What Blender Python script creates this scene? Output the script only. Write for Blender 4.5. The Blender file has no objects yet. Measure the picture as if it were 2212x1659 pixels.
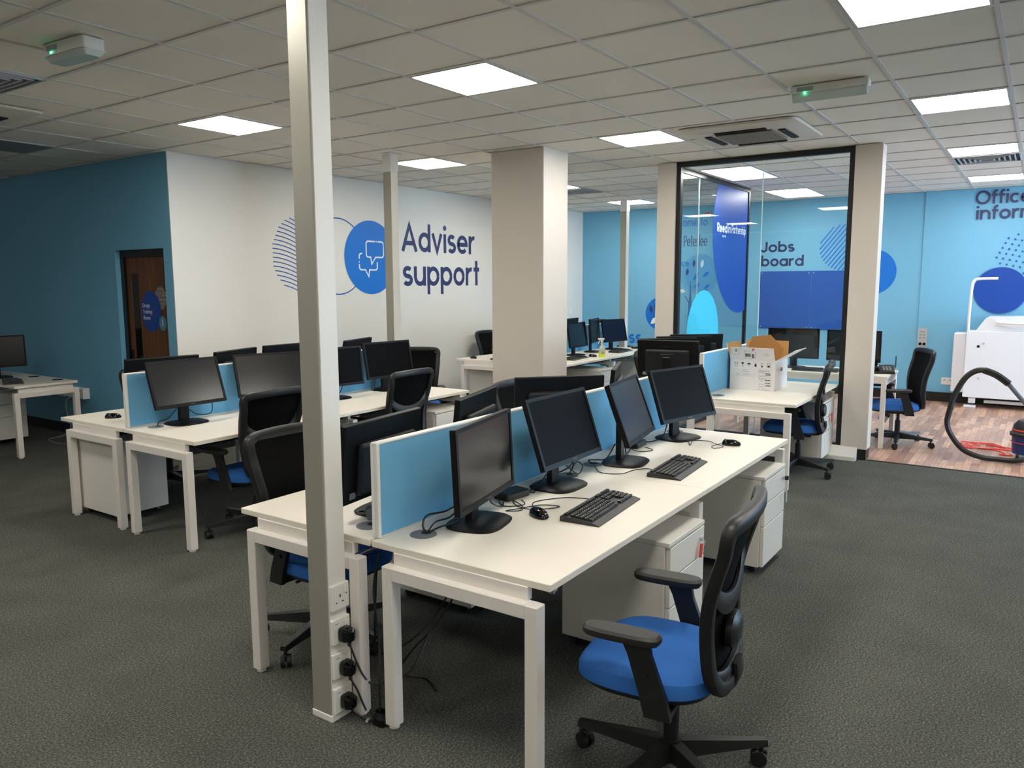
import bpy, bmesh, math, random
from math import sin, cos, pi, sqrt, radians
from mathutils import Vector, Matrix
random.seed(7)
sc = bpy.context.scene
col = sc.collection

# ------------------------------------------------------------------ camera
CZ = 1.665
cam_d = bpy.data.cameras.new('camera')
cam_d.sensor_fit = 'HORIZONTAL'; cam_d.sensor_width = 36.0
cam_d.lens = 1674.785 / 2212 * 36.0
cam_d.clip_start = 0.05; cam_d.clip_end = 100
cam = bpy.data.objects.new('camera', cam_d); col.objects.link(cam)
_R = Vector((0.56246112, -0.82681533, -0.00372854))
_U = Vector((0.1084937, 0.06933348, 0.99167635))
_F = Vector((0.81967469, 0.55818391, -0.12870165))
cam.matrix_world = Matrix(((_R.x, _U.x, -_F.x, 0), (_R.y, _U.y, -_F.y, 0), (_R.z, _U.z, -_F.z, CZ), (0, 0, 0, 1)))
sc.camera = cam

# ------------------------------------------------------------------ daylight, exposure
sc.view_settings.view_transform = 'Standard'
sc.view_settings.look = 'None'
sc.view_settings.gamma = 1.0
sc.view_settings.use_curve_mapping = False
sc.view_settings.exposure = 1.74
PANEL = 7.5            # ceiling light panels
SKY = 5.0              # daylight outside the lobby window
w = bpy.data.worlds.new('daylight'); sc.world = w; w.use_nodes = True
_bg = w.node_tree.nodes['Background']
_bg.inputs['Color'].default_value = (0.62, 0.80, 1.0, 1); _bg.inputs['Strength'].default_value = SKY
_pl = bpy.data.lights.new('window_portal', 'AREA'); _pl.shape = 'RECTANGLE'; _pl.size = 3.6; _pl.size_y = 2.2
_pl.cycles.is_portal = True
_po = bpy.data.objects.new('window_portal', _pl); col.objects.link(_po)
_po.location = (10.1, -4.48, 1.45); _po.rotation_euler = (radians(90), 0, 0)

# ------------------------------------------------------------------ colour + materials
def lin(c):
    def f(v):
        v /= 255.0
        return v / 12.92 if v <= 0.04045 else ((v + 0.055) / 1.055) ** 2.4
    return (f(c[0]), f(c[1]), f(c[2]), 1.0)

def mat(name, rgb, rough=0.6, metal=0.0, spec=0.5, noise=0.0, nscale=40, bump=0.0, coat=0.0, trans=0.0):
    m = bpy.data.materials.new(name); m.use_nodes = True
    nt = m.node_tree; b = nt.nodes['Principled BSDF']
    c = lin(rgb)
    b.inputs['Base Color'].default_value = c
    b.inputs['Roughness'].default_value = rough
    b.inputs['Metallic'].default_value = metal
    b.inputs['Specular IOR Level'].default_value = spec
    b.inputs['Coat Weight'].default_value = coat
    b.inputs['Transmission Weight'].default_value = trans
    if noise or bump:
        tc = nt.nodes.new('ShaderNodeTexCoord')
        n = nt.nodes.new('ShaderNodeTexNoise'); n.inputs['Scale'].default_value = nscale
        n.inputs['Detail'].default_value = 3
        nt.links.new(tc.outputs['Object'], n.inputs['Vector'])
        if noise:
            r = nt.nodes.new('ShaderNodeValToRGB')
            r.color_ramp.elements[0].position = 0.3; r.color_ramp.elements[1].position = 0.7
            r.color_ramp.elements[0].color = tuple(v * (1 - noise) for v in c[:3]) + (1,)
            r.color_ramp.elements[1].color = tuple(min(1, v * (1 + noise)) for v in c[:3]) + (1,)
            nt.links.new(n.outputs['Fac'], r.inputs['Fac']); nt.links.new(r.outputs['Color'], b.inputs['Base Color'])
        if bump:
            bp = nt.nodes.new('ShaderNodeBump'); bp.inputs['Strength'].default_value = bump; bp.inputs['Distance'].default_value = 0.002
            nt.links.new(n.outputs['Fac'], bp.inputs['Height']); nt.links.new(bp.outputs['Normal'], b.inputs['Normal'])
    return m

def glow(name, rgb, strength):
    m = bpy.data.materials.new(name); m.use_nodes = True
    b = m.node_tree.nodes['Principled BSDF']
    b.inputs['Base Color'].default_value = (0.8, 0.8, 0.8, 1)
    b.inputs['Emission Color'].default_value = tuple(rgb) + (1,)
    b.inputs['Emission Strength'].default_value = strength
    return m

def glass(name, tint, refl_rough=0.0, amount=1.0):
    m = bpy.data.materials.new(name); m.use_nodes = True
    nt = m.node_tree; nt.nodes.clear()
    o = nt.nodes.new('ShaderNodeOutputMaterial'); mx = nt.nodes.new('ShaderNodeMixShader')
    t = nt.nodes.new('ShaderNodeBsdfTransparent'); t.inputs['Color'].default_value = tuple(tint) + (1,)
    g = nt.nodes.new('ShaderNodeBsdfGlossy'); g.inputs['Roughness'].default_value = refl_rough
    f = nt.nodes.new('ShaderNodeFresnel'); ge = nt.nodes.new('ShaderNodeNewGeometry')
    io = nt.nodes.new('ShaderNodeMapRange'); io.inputs['To Min'].default_value = 1.38; io.inputs['To Max'].default_value = 1/1.38
    nt.links.new(ge.outputs['Backfacing'], io.inputs['Value']); nt.links.new(io.outputs['Result'], f.inputs['IOR'])
    nt.links.new(f.outputs['Fac'], mx.inputs['Fac']); nt.links.new(t.outputs[0], mx.inputs[1]); nt.links.new(g.outputs[0], mx.inputs[2])
    nt.links.new(mx.outputs[0], o.inputs['Surface'])
    return m

def mix_transparent(name, rgb, alpha, rough=0.8):
    m = mat(name, rgb, rough, spec=0.1); m.node_tree.nodes['Principled BSDF'].inputs['Alpha'].default_value = alpha
    return m

M = {}
M['desk'] = mat('white_desk_top', (236, 229, 216), 0.38, noise=0.012, nscale=6)
M['frame'] = mat('white_powder_coat', (232, 226, 219), 0.32)
M['ped'] = mat('pedestal_white', (228, 224, 216), 0.42)
M['grey'] = mat('grey_plastic', (110, 114, 120), 0.5)
M['rail'] = mat('dark_rail', (26, 27, 29), 0.5)
M['blue_fabric'] = mat('screen_blue_fabric', (116, 182, 224), 0.95, noise=0.06, nscale=900, bump=0.25, spec=0.1)
M['alu_white'] = mat('white_aluminium', (236, 236, 234), 0.35)
M['alu'] = mat('satin_aluminium', (172, 170, 158), 0.42, metal=0.35)
M['black'] = mat('black_plastic', (24, 24, 25), 0.42, bump=0.1, nscale=700)
M['mon'] = mat('monitor_black', (21, 21, 22), 0.42, spec=0.18)
M['monback'] = mat('monitor_back', (20, 21, 24), 0.5, bump=0.15, nscale=500)
M['screen'] = mat('lcd_screen', (11, 11, 12), 0.20, spec=0.6)
M['screen_matte'] = mat('lcd_screen_matte', (10, 10, 10), 0.45, spec=0.05)
M['gloss'] = mat('gloss_black', (10, 10, 11), 0.08)
M['logo'] = mat('dark_logo', (6, 6, 8), 0.3)
M['keys'] = mat('keycaps', (30, 30, 31), 0.4)
M['kbody'] = mat('keyboard_body', (44, 43, 43), 0.42)
M['seat'] = mat('seat_blue_fabric', (54, 108, 184), 0.92, noise=0.07, nscale=600, bump=0.3, spec=0.15)
M['weave'] = mat('mesh_weave', (12, 12, 13), 0.9, spec=0.1, noise=0.3, nscale=1200)
M['cable'] = mat('black_cable', (17, 15, 17), 0.45)
M['cable_grey'] = mat('grey_cable', (150, 150, 148), 0.5)
M['cable_blue'] = mat('blue_cable', (30, 50, 110), 0.5)
M['white'] = mat('white_plastic', (238, 236, 230), 0.35)
M['wall_white'] = mat('white_paint', (228, 226, 221), 0.62, bump=0.05, nscale=120)
M['wall_blue'] = mat('sky_blue_paint', (118, 184, 218), 0.6, bump=0.05, nscale=120)
M['pillar'] = mat('pillar_paint', (222, 213, 203), 0.55, bump=0.05, nscale=120)
M['skirt'] = mat('black_skirting', (18, 18, 18), 0.4)
M['navy'] = mat('navy_vinyl', (42, 52, 102), 0.5)
M['mid_blue'] = mat('bright_blue_vinyl', (0, 116, 214), 0.45)
M['royal'] = mat('royal_blue_vinyl', (18, 72, 165), 0.4)
M['board'] = mat('board_blue_acrylic', (42, 92, 178), 0.28)
M['line_blue'] = mat('line_blue_vinyl', (32, 84, 170), 0.5)
M['vin_white'] = mat('white_vinyl', (240, 244, 248), 0.45)
M['pale'] = mat('pale_blue_vinyl', (96, 168, 208), 0.5)
M['cyan'] = mat('cyan_vinyl', (70, 205, 240), 0.35)
M['teal'] = mat('door_badge_blue', (92, 150, 178), 0.5)
M['lobby_glass'] = glass('clear_glass', (0.955, 0.985, 0.985))
M['frame_black'] = mat('black_frame', (13, 13, 14), 0.35)
M['plate'] = mat('metal_plate', (196, 200, 204), 0.35, metal=0.3)
M['ac'] = mat('aged_white_plastic', (214, 206, 192), 0.5)
M['slot'] = mat('dark_slot', (16, 15, 14), 0.7)
M['tbar'] = mat('ceiling_grid_white', (206, 203, 198), 0.45)
M['card'] = mat('cardboard_brown', (186, 140, 84), 0.85, noise=0.06, nscale=60)
M['card_white'] = mat('cardboard_white', (226, 223, 222), 0.7, noise=0.02, nscale=30)
M['print'] = mat('print_black', (36, 36, 40), 0.7)
M['print_grey'] = mat('print_grey', (150, 152, 158), 0.7)
M['red'] = mat('red_plastic', (214, 50, 36), 0.45)
M['red_cord'] = mat('red_cord', (232, 74, 62), 0.5)
M['vac_blue'] = mat('vacuum_blue', (32, 54, 120), 0.4)
M['hose'] = mat('hose_black', (30, 30, 29), 0.45)
M['copier'] = mat('copier_white', (236, 238, 244), 0.4)
M['spray'] = mat('spray_clear', (225, 232, 215), 0.3, trans=0.35)
M['liquid'] = mat('yellow_liquid', (222, 226, 60), 0.3)
M['green_led'] = glow('green_led', (0.05, 1.0, 0.35), 2.0)
M['panel'] = glow('light_panel', (1.0, 0.95, 0.86), PANEL)
M['off_panel'] = mat('unlit_diffuser', (120, 124, 122), 0.5)
M['em_body'] = mat('emergency_light_body', (222, 220, 214), 0.45)
M['em_lens'] = mat('emergency_light_lens', (190, 204, 200), 0.2)
M['duct'] = mat('vent_grey', (188, 190, 192), 0.5)

def carpet():
    m = bpy.data.materials.new('charcoal_carpet'); m.use_nodes = True; nt = m.node_tree; b = nt.nodes['Principled BSDF']
    tc = nt.nodes.new('ShaderNodeTexCoord')
    n1 = nt.nodes.new('ShaderNodeTexNoise'); n1.inputs['Scale'].default_value = 120; n1.inputs['Detail'].default_value = 4; n1.inputs['Roughness'].default_value = 0.75
    n2 = nt.nodes.new('ShaderNodeTexNoise'); n2.inputs['Scale'].default_value = 3; n2.inputs['Detail'].default_value = 4
    nt.links.new(tc.outputs['Object'], n1.inputs['Vector']); nt.links.new(tc.outputs['Object'], n2.inputs['Vector'])
    r = nt.nodes.new('ShaderNodeValToRGB')
    e = r.color_ramp.elements
    e[0].position = 0.34; e[0].color = lin((54, 57, 54)); e[1].position = 0.68; e[1].color = lin((134, 133, 125))
    k = r.color_ramp.elements.new(0.5); k.color = lin((82, 84, 79))
    nt.links.new(n1.outputs['Fac'], r.inputs['Fac'])
    mx = nt.nodes.new('ShaderNodeMix'); mx.data_type = 'RGBA'; mx.blend_type = 'MULTIPLY'; mx.inputs['Factor'].default_value = 0.45
    nt.links.new(r.outputs['Color'], mx.inputs['A'])
    r2 = nt.nodes.new('ShaderNodeValToRGB'); r2.color_ramp.elements[0].position = 0.3; r2.color_ramp.elements[0].color = (0.6, 0.6, 0.6, 1); r2.color_ramp.elements[1].position = 0.65
    nt.links.new(n2.outputs['Fac'], r2.inputs['Fac']); nt.links.new(r2.outputs['Color'], mx.inputs['B'])
    nt.links.new(mx.outputs['Result'], b.inputs['Base Color'])
    b.inputs['Roughness'].default_value = 0.95; b.inputs['Specular IOR Level'].default_value = 0.1
    return m
def wood_floor():
    m = bpy.data.materials.new('vinyl_wood_floor'); m.use_nodes = True; nt = m.node_tree; b = nt.nodes['Principled BSDF']
    tc = nt.nodes.new('ShaderNodeTexCoord'); mp = nt.nodes.new('ShaderNodeMapping'); mp.inputs['Rotation'].default_value = (0, 0, 0)
    nt.links.new(tc.outputs['Object'], mp.inputs['Vector'])
    br = nt.nodes.new('ShaderNodeTexBrick'); br.inputs['Scale'].default_value = 1.0; br.inputs['Brick Width'].default_value = 0.42; br.inputs['Row Height'].default_value = 0.062
    br.inputs['Mortar Size'].default_value = 0.0012; br.inputs['Bias'].default_value = 0.0
    br.inputs['Color1'].default_value = lin((232, 188, 160)); br.inputs['Color2'].default_value = lin((166, 124, 106)); br.inputs['Mortar'].default_value = lin((70, 46, 38))
    nt.links.new(mp.outputs['Vector'], br.inputs['Vector'])
    mp2 = nt.nodes.new('ShaderNodeMapping'); mp2.inputs['Scale'].default_value = (4, 40, 4)
    nt.links.new(tc.outputs['Object'], mp2.inputs['Vector'])
    n = nt.nodes.new('ShaderNodeTexNoise'); n.inputs['Scale'].default_value = 1.2; n.inputs['Detail'].default_value = 5
    nt.links.new(mp2.outputs['Vector'], n.inputs['Vector'])
    r = nt.nodes.new('ShaderNodeValToRGB'); r.color_ramp.elements[0].position = 0.3; r.color_ramp.elements[0].color = (0.62, 0.58, 0.56, 1); r.color_ramp.elements[1].position = 0.7
    nt.links.new(n.outputs['Fac'], r.inputs['Fac'])
    mx = nt.nodes.new('ShaderNodeMix'); mx.data_type = 'RGBA'; mx.blend_type = 'MULTIPLY'; mx.inputs['Factor'].default_value = 0.8
    nt.links.new(br.outputs['Color'], mx.inputs['A']); nt.links.new(r.outputs['Color'], mx.inputs['B'])
    nt.links.new(mx.outputs['Result'], b.inputs['Base Color']); b.inputs['Roughness'].default_value = 0.33
    return m
def wood_door():
    m = bpy.data.materials.new('walnut_door'); m.use_nodes = True; nt = m.node_tree; b = nt.nodes['Principled BSDF']
    tc = nt.nodes.new('ShaderNodeTexCoord'); mp = nt.nodes.new('ShaderNodeMapping'); mp.inputs['Scale'].default_value = (30, 30, 1.5)
    nt.links.new(tc.outputs['Object'], mp.inputs['Vector'])
    n = nt.nodes.new('ShaderNodeTexNoise'); n.inputs['Scale'].default_value = 1.5; n.inputs['Detail'].default_value = 6
    nt.links.new(mp.outputs['Vector'], n.inputs['Vector'])
    r = nt.nodes.new('ShaderNodeValToRGB'); r.color_ramp.elements[0].position = 0.3; r.color_ramp.elements[0].color = lin((84, 50, 28)); r.color_ramp.elements[1].position = 0.7; r.color_ramp.elements[1].color = lin((128, 82, 48))
    nt.links.new(n.outputs['Fac'], r.inputs['Fac']); nt.links.new(r.outputs['Color'], b.inputs['Base Color']); b.inputs['Roughness'].default_value = 0.45
    return m
M['carpet'] = carpet(); M['wood'] = wood_floor(); M['door'] = wood_door()
M['tile'] = mat('mineral_fibre_tile', (236, 230, 219), 0.9, noise=0.05, nscale=260, bump=0.3, spec=0.15)

# ------------------------------------------------------------------ mesh helpers
def BM(): return bmesh.new()
def merge(dst, src, mtx=None):
    if mtx is not None: bmesh.ops.transform(src, matrix=mtx, verts=src.verts)
    me = bpy.data.meshes.new('tmp'); src.to_mesh(me); src.free(); dst.from_mesh(me); bpy.data.meshes.remove(me)
def box(bm, x0, x1, y0, y1, z0, z1, bev=0.0, mtx=None, seg=1):
    t = BM(); bmesh.ops.create_cube(t, size=1.0)
    bmesh.ops.transform(t, matrix=Matrix.Translation(((x0+x1)/2, (y0+y1)/2, (z0+z1)/2)) @ Matrix.Diagonal((x1-x0, y1-y0, z1-z0, 1)), verts=t.verts)
    if bev: bmesh.ops.bevel(t, geom=list(t.edges), offset=bev, segments=seg, affect='EDGES', profile=0.5)
    merge(bm, t, mtx)
def B1(*a, **k):
    bm = BM(); box(bm, *a, **k); return bm
def obj(name, bm, m, parent=None, loc=None, rot=None, smooth=False):
    me = bpy.data.meshes.new(name)
    bmesh.ops.recalc_face_normals(bm, faces=bm.faces) if len(bm.faces) else None
    if smooth:
        for f in bm.faces: f.smooth = True
    bm.to_mesh(me); bm.free()
    if smooth:
        try: me.set_sharp_from_angle(angle=radians(40))
        except Exception: pass
    me.materials.append(m if not isinstance(m, str) else M[m])
    o = bpy.data.objects.new(name, me); col.objects.link(o)
    if parent: o.parent = parent
    if loc: o.location = loc
    if rot: o.rotation_euler = rot
    return o
def tag(o, label=None, cat=None, group=None, kind=None):
    if label: o['label'] = label
    if cat: o['category'] = cat
    if group: o['group'] = group
    if kind: o['kind'] = kind
    return o
def struct(name, bm, m, parent=None, smooth=False):
    o = obj(name, bm, m, parent, smooth=smooth)
    if not parent: o['kind'] = 'structure'
    return o
def thing(name, label, cat, loc=(0, 0, 0), rz=0.0, group=None):
    o = bpy.data.objects.new(name, None); col.objects.link(o); o.empty_display_size = 0.1
    o.location = loc; o.rotation_euler = (0, 0, rz)
    return tag(o, label, cat, group)
def dup(root, loc, rz, label, group=None):
    r = root.copy(); col.objects.link(r); r.location = loc; r.rotation_euler = (0, 0, rz); r['label'] = label
    if group: r['group'] = group
    for ch in list(root.children):
        c = ch.copy(); col.objects.link(c); c.parent = r
        for g in list(ch.children):
            d = g.copy(); col.objects.link(d); d.parent = c
    return r
def kid(root, name):
    for c in root.children:
        if c.name.split('.')[0] == name: return c

def catmull(P, n=8, closed=False):
    P = [Vector(p) for p in P]; out = []; N = len(P)
    rng = range(N) if closed else range(N - 1)
    for i in rng:
        if closed: a, b, c, d = P[(i-1) % N], P[i], P[(i+1) % N], P[(i+2) % N]
        else: a, b, c, d = P[max(i-1, 0)], P[i], P[i+1], P[min(i+2, N-1)]
        for k in range(n):
            t = k / n
            out.append(0.5 * ((2*b) + (-a + c)*t + (2*a - 5*b + 4*c - d)*t*t + (-a + 3*b - 3*c + d)*t**3))
    if not closed: out.append(P[-1])
    return out
def tube(bm, P, r, ns=8, closed=False, cap=True):
    P = [Vector(p) for p in P]; N = len(P); rings = []
    up = None
    for i, p in enumerate(P):
        if closed: t = P[(i+1) % N] - P[i-1]
        else: t = P[min(i+1, N-1)] - P[max(i-1, 0)]
        if t.length < 1e-9: t = Vector((0, 0, 1))
        t.normalize()
        if up is None:
            up = Vector((0, 0, 1)) if abs(t.z) < 0.9 else Vector((1, 0, 0))
        u = (up - t * up.dot(t))
        if u.length < 1e-6: u = t.orthogonal()
        u.normalize(); up = u; v = t.cross(u)
        rr = r[i] if isinstance(r, (list, tuple)) else r
        rings.append([bm.verts.new(p + (u*cos(2*pi*k/ns) + v*sin(2*pi*k/ns))*rr) for k in range(ns)])
    last = N if closed else N - 1
    for i in range(last):
        a, b = rings[i], rings[(i+1) % N]
        for k in range(ns): bm.faces.new((a[k], a[(k+1) % ns], b[(k+1) % ns], b[k]))
    if cap and not closed:
        bm.faces.new(rings[0][::-1]); bm.faces.new(rings[-1])
    return bm
def sweep(bm, P, nrm, hw, ht, ns=10, closed=False, power=2.6):
    """tube with a flattened section: hw across the path within its plane, ht along the plane normal"""
    P = [Vector(p) for p in P]; N = len(P); rings = []; nrm = Vector(nrm)
    for i, p in enumerate(P):
        t = (P[(i+1) % N] - P[i-1]) if closed else (P[min(i+1, N-1)] - P[max(i-1, 0)])
        t.normalize(); n = (nrm - t*nrm.dot(t)).normalized(); b = t.cross(n)
        w_ = hw[i] if isinstance(hw, (list, tuple)) else hw
        ring = []
        for k in range(ns):
            a = 2*pi*k/ns + pi/ns; ca, sa = cos(a), sin(a)
            ring.append(bm.verts.new(p + b*(w_*math.copysign(abs(ca)**(2/power), ca)) + n*(ht*math.copysign(abs(sa)**(2/power), sa))))
        rings.append(ring)
    for i in range(N if closed else N-1):
        a, b = rings[i], rings[(i+1) % N]
        for k in range(ns): bm.faces.new((a[k], a[(k+1) % ns], b[(k+1) % ns], b[k]))
    if not closed:
        bm.faces.new(rings[0][::-1]); bm.faces.new(rings[-1])
    return bm
def cyl(bm, r, z0, z1, n=20, cx=0, cy=0, r2=None, mtx=None):
    t = BM(); bmesh.ops.create_cone(t, cap_ends=True, segments=n, radius1=r, radius2=r if r2 is None else r2, depth=z1-z0)
    bmesh.ops.transform(t, matrix=Matrix.Translation((cx, cy, (z0+z1)/2)), verts=t.verts)
    merge(bm, t, mtx)
def rings_loft(bm, rings, cap=True):
    V = [[bm.verts.new(p) for p in r] for r in rings]; n = len(V[0])
    for a, b in zip(V, V[1:]):
        for k in range(n): bm.faces.new((a[k], a[(k+1) % n], b[(k+1) % n], b[k]))
    if cap: bm.faces.new(V[0][::-1]); bm.faces.new(V[-1])
    return bm
def superell(a, b, p, z, n=40, cx=0, cy=0):
    out = []
    for k in range(n):
        t = 2*pi*k/n; c, s = cos(t), sin(t)
        out.append((cx + a*math.copysign(abs(c)**(2/p), c), cy + b*math.copysign(abs(s)**(2/p), s), z))
    return out
def poly_prism(bm, pts, d0, d1, mtx=None):
    t = BM(); a = [t.verts.new((p[0], p[1], d0)) for p in pts]; b = [t.verts.new((p[0], p[1], d1)) for p in pts]
    n = len(pts); t.faces.new(a[::-1]); t.faces.new(b)
    for k in range(n): t.faces.new((a[k], a[(k+1) % n], b[(k+1) % n], b[k]))
    merge(bm, t, mtx)
def frame_mtx(origin, right, up):
    r = Vector(right).normalized(); u = Vector(up).normalized(); n = r.cross(u)
    return Matrix(((r.x, u.x, n.x, origin[0]), (r.y, u.y, n.y, origin[1]), (r.z, u.z, n.z, origin[2]), (0, 0, 0, 1)))
def flat_poly(bm, pts, z=0.0):
    bm.faces.new([bm.verts.new((p[0], p[1], z)) for p in pts])
def circle_pts(cx, cy, r, n=48, ry=None):
    ry = r if ry is None else ry
    return [(cx + r*cos(2*pi*k/n), cy + ry*sin(2*pi*k/n)) for k in range(n)]
def ribbon(bm, P, w, z=0.0, closed=False):
    N = len(P); L = []; R = []
    for i in range(N):
        p = Vector(P[i])
        a = Vector(P[i-1]) if (i > 0 or closed) else None
        b = Vector(P[(i+1) % N]) if (i < N-1 or closed) else None
        d1 = (p-a).normalized() if a is not None else None
        d2 = (b-p).normalized() if b is not None else None
        if d1 is None: d1 = d2
        if d2 is None: d2 = d1
        n1 = Vector((-d1.y, d1.x)); n2 = Vector((-d2.y, d2.x))
        m = (n1+n2)
        m = m.normalized() if m.length > 1e-6 else n1
        k = min(2.2, 1.0/max(0.35, m.dot(n1)))
        L.append(bm.verts.new((p.x+m.x*w/2*k, p.y+m.y*w/2*k, z))); R.append(bm.verts.new((p.x-m.x*w/2*k, p.y-m.y*w/2*k, z)))
    for i in range(N if closed else N-1):
        j = (i+1) % N
        bm.faces.new((L[i], R[i], R[j], L[j]))

# ------------------------------------------------------------------ stroke lettering (round geometric sans)
def arc(cx, cy, r, a0, a1, ry=None, n=14):
    ry = r if ry is None else ry
    return [(cx + r*cos(radians(a0+(a1-a0)*k/n)), cy + ry*sin(radians(a0+(a1-a0)*k/n))) for k in range(n+1)]
def glyphs():
    G = {}
    O = arc(.5, .5, .4, 0, 360, n=28)
    G['o'] = ([O], 1.0); G['a'] = ([O, [(.9, 0), (.9, 1)]], 1.0); G['b'] = ([O, [(.1, 0), (.1, 1.45)]], 1.0)
    G['d'] = ([O, [(.9, 0), (.9, 1.45)]], 1.0); G['p'] = ([O, [(.1, 1), (.1, -.45)]], 1.0)
    G['g'] = ([O, [(.9, 1), (.9, -.08)] + arc(.5, -.08, .4, 0, -145, ry=.3)[1:]], 1.0)
    G['c'] = ([arc(.5, .5, .4, 48, 312, n=20)], .86)
    G['e'] = ([[(.1, .5), (.9, .5)] + arc(.5, .5, .4, 0, 318, n=24)[1:]], 1.0)
    G['s'] = ([arc(.37, .7, .26, 35, 270, ry=.2) + arc(.37, .3, .28, 90, -150, ry=.2)[1:]], .74)
    G['i'] = ([[(.12, 0), (.12, 1)], ('dot', .12, 1.32, .14)], .24)
    G['l'] = ([[(.12, 0), (.12, 1.45)]], .24); G['1'] = ([[(.12, 0), (.12, 1.4)]], .24)
    G['r'] = ([[(.1, 0), (.1, 1)], arc(.5, .5, .4, 180, 80)], .6)
    G['t'] = ([[(.27, 0), (.27, 1.38)], [(0, .9), (.55, .9)]], .55)
    G['f'] = ([[(.22, 0), (.22, 1.1)] + arc(.47, 1.1, .25, 180, 75)[1:], [(0, .9), (.55, .9)]], .55)
    G['u'] = ([[(.1, 1), (.1, .47)] + arc(.47, .47, .37, 180, 360)[1:], [(.84, 0), (.84, 1)]], .94)
    G['n'] = ([[(.1, 0), (.1, 1)], arc(.47, .53, .37, 180, 0) + [(.84, 0)]], .94)
    G['h'] = ([[(.1, 0), (.1, 1.45)], arc(.47, .53, .37, 180, 0) + [(.84, 0)]], .94)
    G['m'] = ([[(.1, 0), (.1, 1)], arc(.4, .6, .3, 180, 0) + [(.7, 0)], arc(1.0, .6, .3, 180, 0) + [(1.3, 0)]], 1.4)
    G['v'] = ([[(.07, 1), (.45, .06), (.83, 1)]], .9)
    G['w'] = ([[(.07, 1), (.38, .08), (.68, .9), (.98, .08), (1.29, 1)]], 1.36)
    G['A'] = ([[(.07, 0), (.62, 1.32), (1.17, 0)], [(.28, .42), (.96, .42)]], 1.24)
    G['J'] = ([[(.62, 1.4), (.62, .42)] + arc(.3, .42, .32, 0, -160)[1:]], .74)
    G['O'] = ([arc(.7, .7, .62, 0, 360, n=32)], 1.4)
    G['C'] = ([arc(.7, .7, .62, 45, 315, n=28)], 1.25)
    G['G'] = ([arc(.7, .7, .62, 45, 360, n=28) + [(.75, .7)]], 1.4)
    G['P'] = ([[(.1, 0), (.1, 1.3), (.5, 1.3)] + arc(.5, .95, .35, 90, -90)[1:] + [(.1, .6)]], .9)
    G['R'] = ([[(.1, 0), (.1, 1.3), (.5, 1.3)] + arc(.5, .95, .35, 90, -90)[1:] + [(.1, .6)], [(.45, .6), (.85, 0)]], .92)
    G['T'] = ([[(.48, 0), (.48, 1.3)], [(0, 1.3), (.96, 1.3)]], .96)
    G['V'] = ([[(.07, 1.4), (.6, .06), (1.13, 1.4)]], 1.2)
    G['S'] = ([arc(.46, 1.0, .34, 35, 270, ry=.3) + arc(.46, .4, .36, 90, -150, ry=.3)[1:]], .92)
    G['W'] = ([[(.07, 1.4), (.45, .08), (.85, 1.3), (1.25, .08), (1.63, 1.4)]], 1.7)
    G['B'] = ([[(.1, 0), (.1, 1.3), (.45, 1.3)] + arc(.45, 1.0, .3, 90, -90)[1:] + [(.1, .7)], [(.45, .7)] + arc(.5, .4, .3, 90, -90)[1:] + [(.1, .1)]], .9)
    return G
GL = glyphs()
def word_layout(txt, gap=.14, space=.42):
    x = 0; out = []
    for ch in txt:
        if ch == ' ': x += space; continue
        st, adv = GL[ch]; out.append((x, st)); x += adv + gap
    return out, x - gap
def lettering(bm, txt, x, y, unit, width=None, weight=.2, z=0.0, gap=.14):
    """words in the local xy plane, baseline at y, starting at x"""
    lay, wd = word_layout(txt, gap)
    sx = unit if width is None else width / wd
    k = 0
    for ox, strokes in lay:
        for s in strokes:
            z += (.0002 if k % 2 == 0 else -.0002); k += 1          # overlapping strokes of one letter lie a hair apart
            if s[0] == 'dot':
                flat_poly(bm, circle_pts(x + (ox+s[1])*sx, y + s[2]*unit, s[3]*sx, 16, s[3]*unit), z); continue
            ribbon(bm, [(x + (ox+p[0])*sx, y + p[1]*unit) for p in s], weight*(unit+sx)/2, z)
def place(bm, mtx):
    bmesh.ops.transform(bm, matrix=mtx, verts=bm.verts); return bm

# ================================================================== ROOM
OX, OY, H = 2.46446, 3.86087, 2.9
XF, YW, XL = 12.30, 6.84, 4.34        # far blue wall, white wall, blue wall with the door
struct('floor', B1(-4, 7.8, -4.5, 11.5, -0.1, 0.0), 'carpet')
_b = B1(7.8, 12.4, 3.34, 6.9, -0.1, 0.0); tag(obj('floor_lobby_carpet', _b, M['carpet']), kind='structure')
struct('floor_wood', B1(7.8, 12.4, -4.5, 3.34, -0.1, 0.0), 'wood')
struct('ceiling', B1(-4, 12.4, -4.5, 11.5, H+0.004, H+0.06), 'tile')
gm = BM()
for i in range(-10, 17): box(gm, OX+.6*i-.012, OX+.6*i+.012, -4.5, 11.5, H-.002, H+.012)
for j in range(-13, 13): box(gm, -4, 12.4, OY+.6*j-.012, OY+.6*j+.012, H-.0015, H+.012)
struct('trim_1', gm, 'tbar')
struct('wall_back', B1(XL, 12.42, YW, YW+.012, 0, H), 'wall_white')
struct('wall_far', B1(XF, XF+.12, -4.5, YW, 0, H), 'wall_blue')
_b = B1(XF-.012, XF, .865, 1.43, .1, H); struct('trim_2', _b, 'wall_blue')       # boxed-in strip of the far wall
DY0, DY1, DZ = 6.985, 7.845, 2.012
_b = BM()
box(_b, XL, XL+.14, YW+.012, DY0, 0, H); box(_b, XL, XL+.14, DY1, 11.5, 0, H); box(_b, XL, XL+.14, DY0, DY1, DZ, H)
struct('wall_left', _b, 'wall_blue')
struct('wall_side', B1(-4, XL+.14, 11.5, 11.62, 0, H), 'wall_white')
struct('wall_front', B1(-4.12, -4, -4.5, 11.5, 0, H), 'wall_white')
_b = BM()
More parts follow.
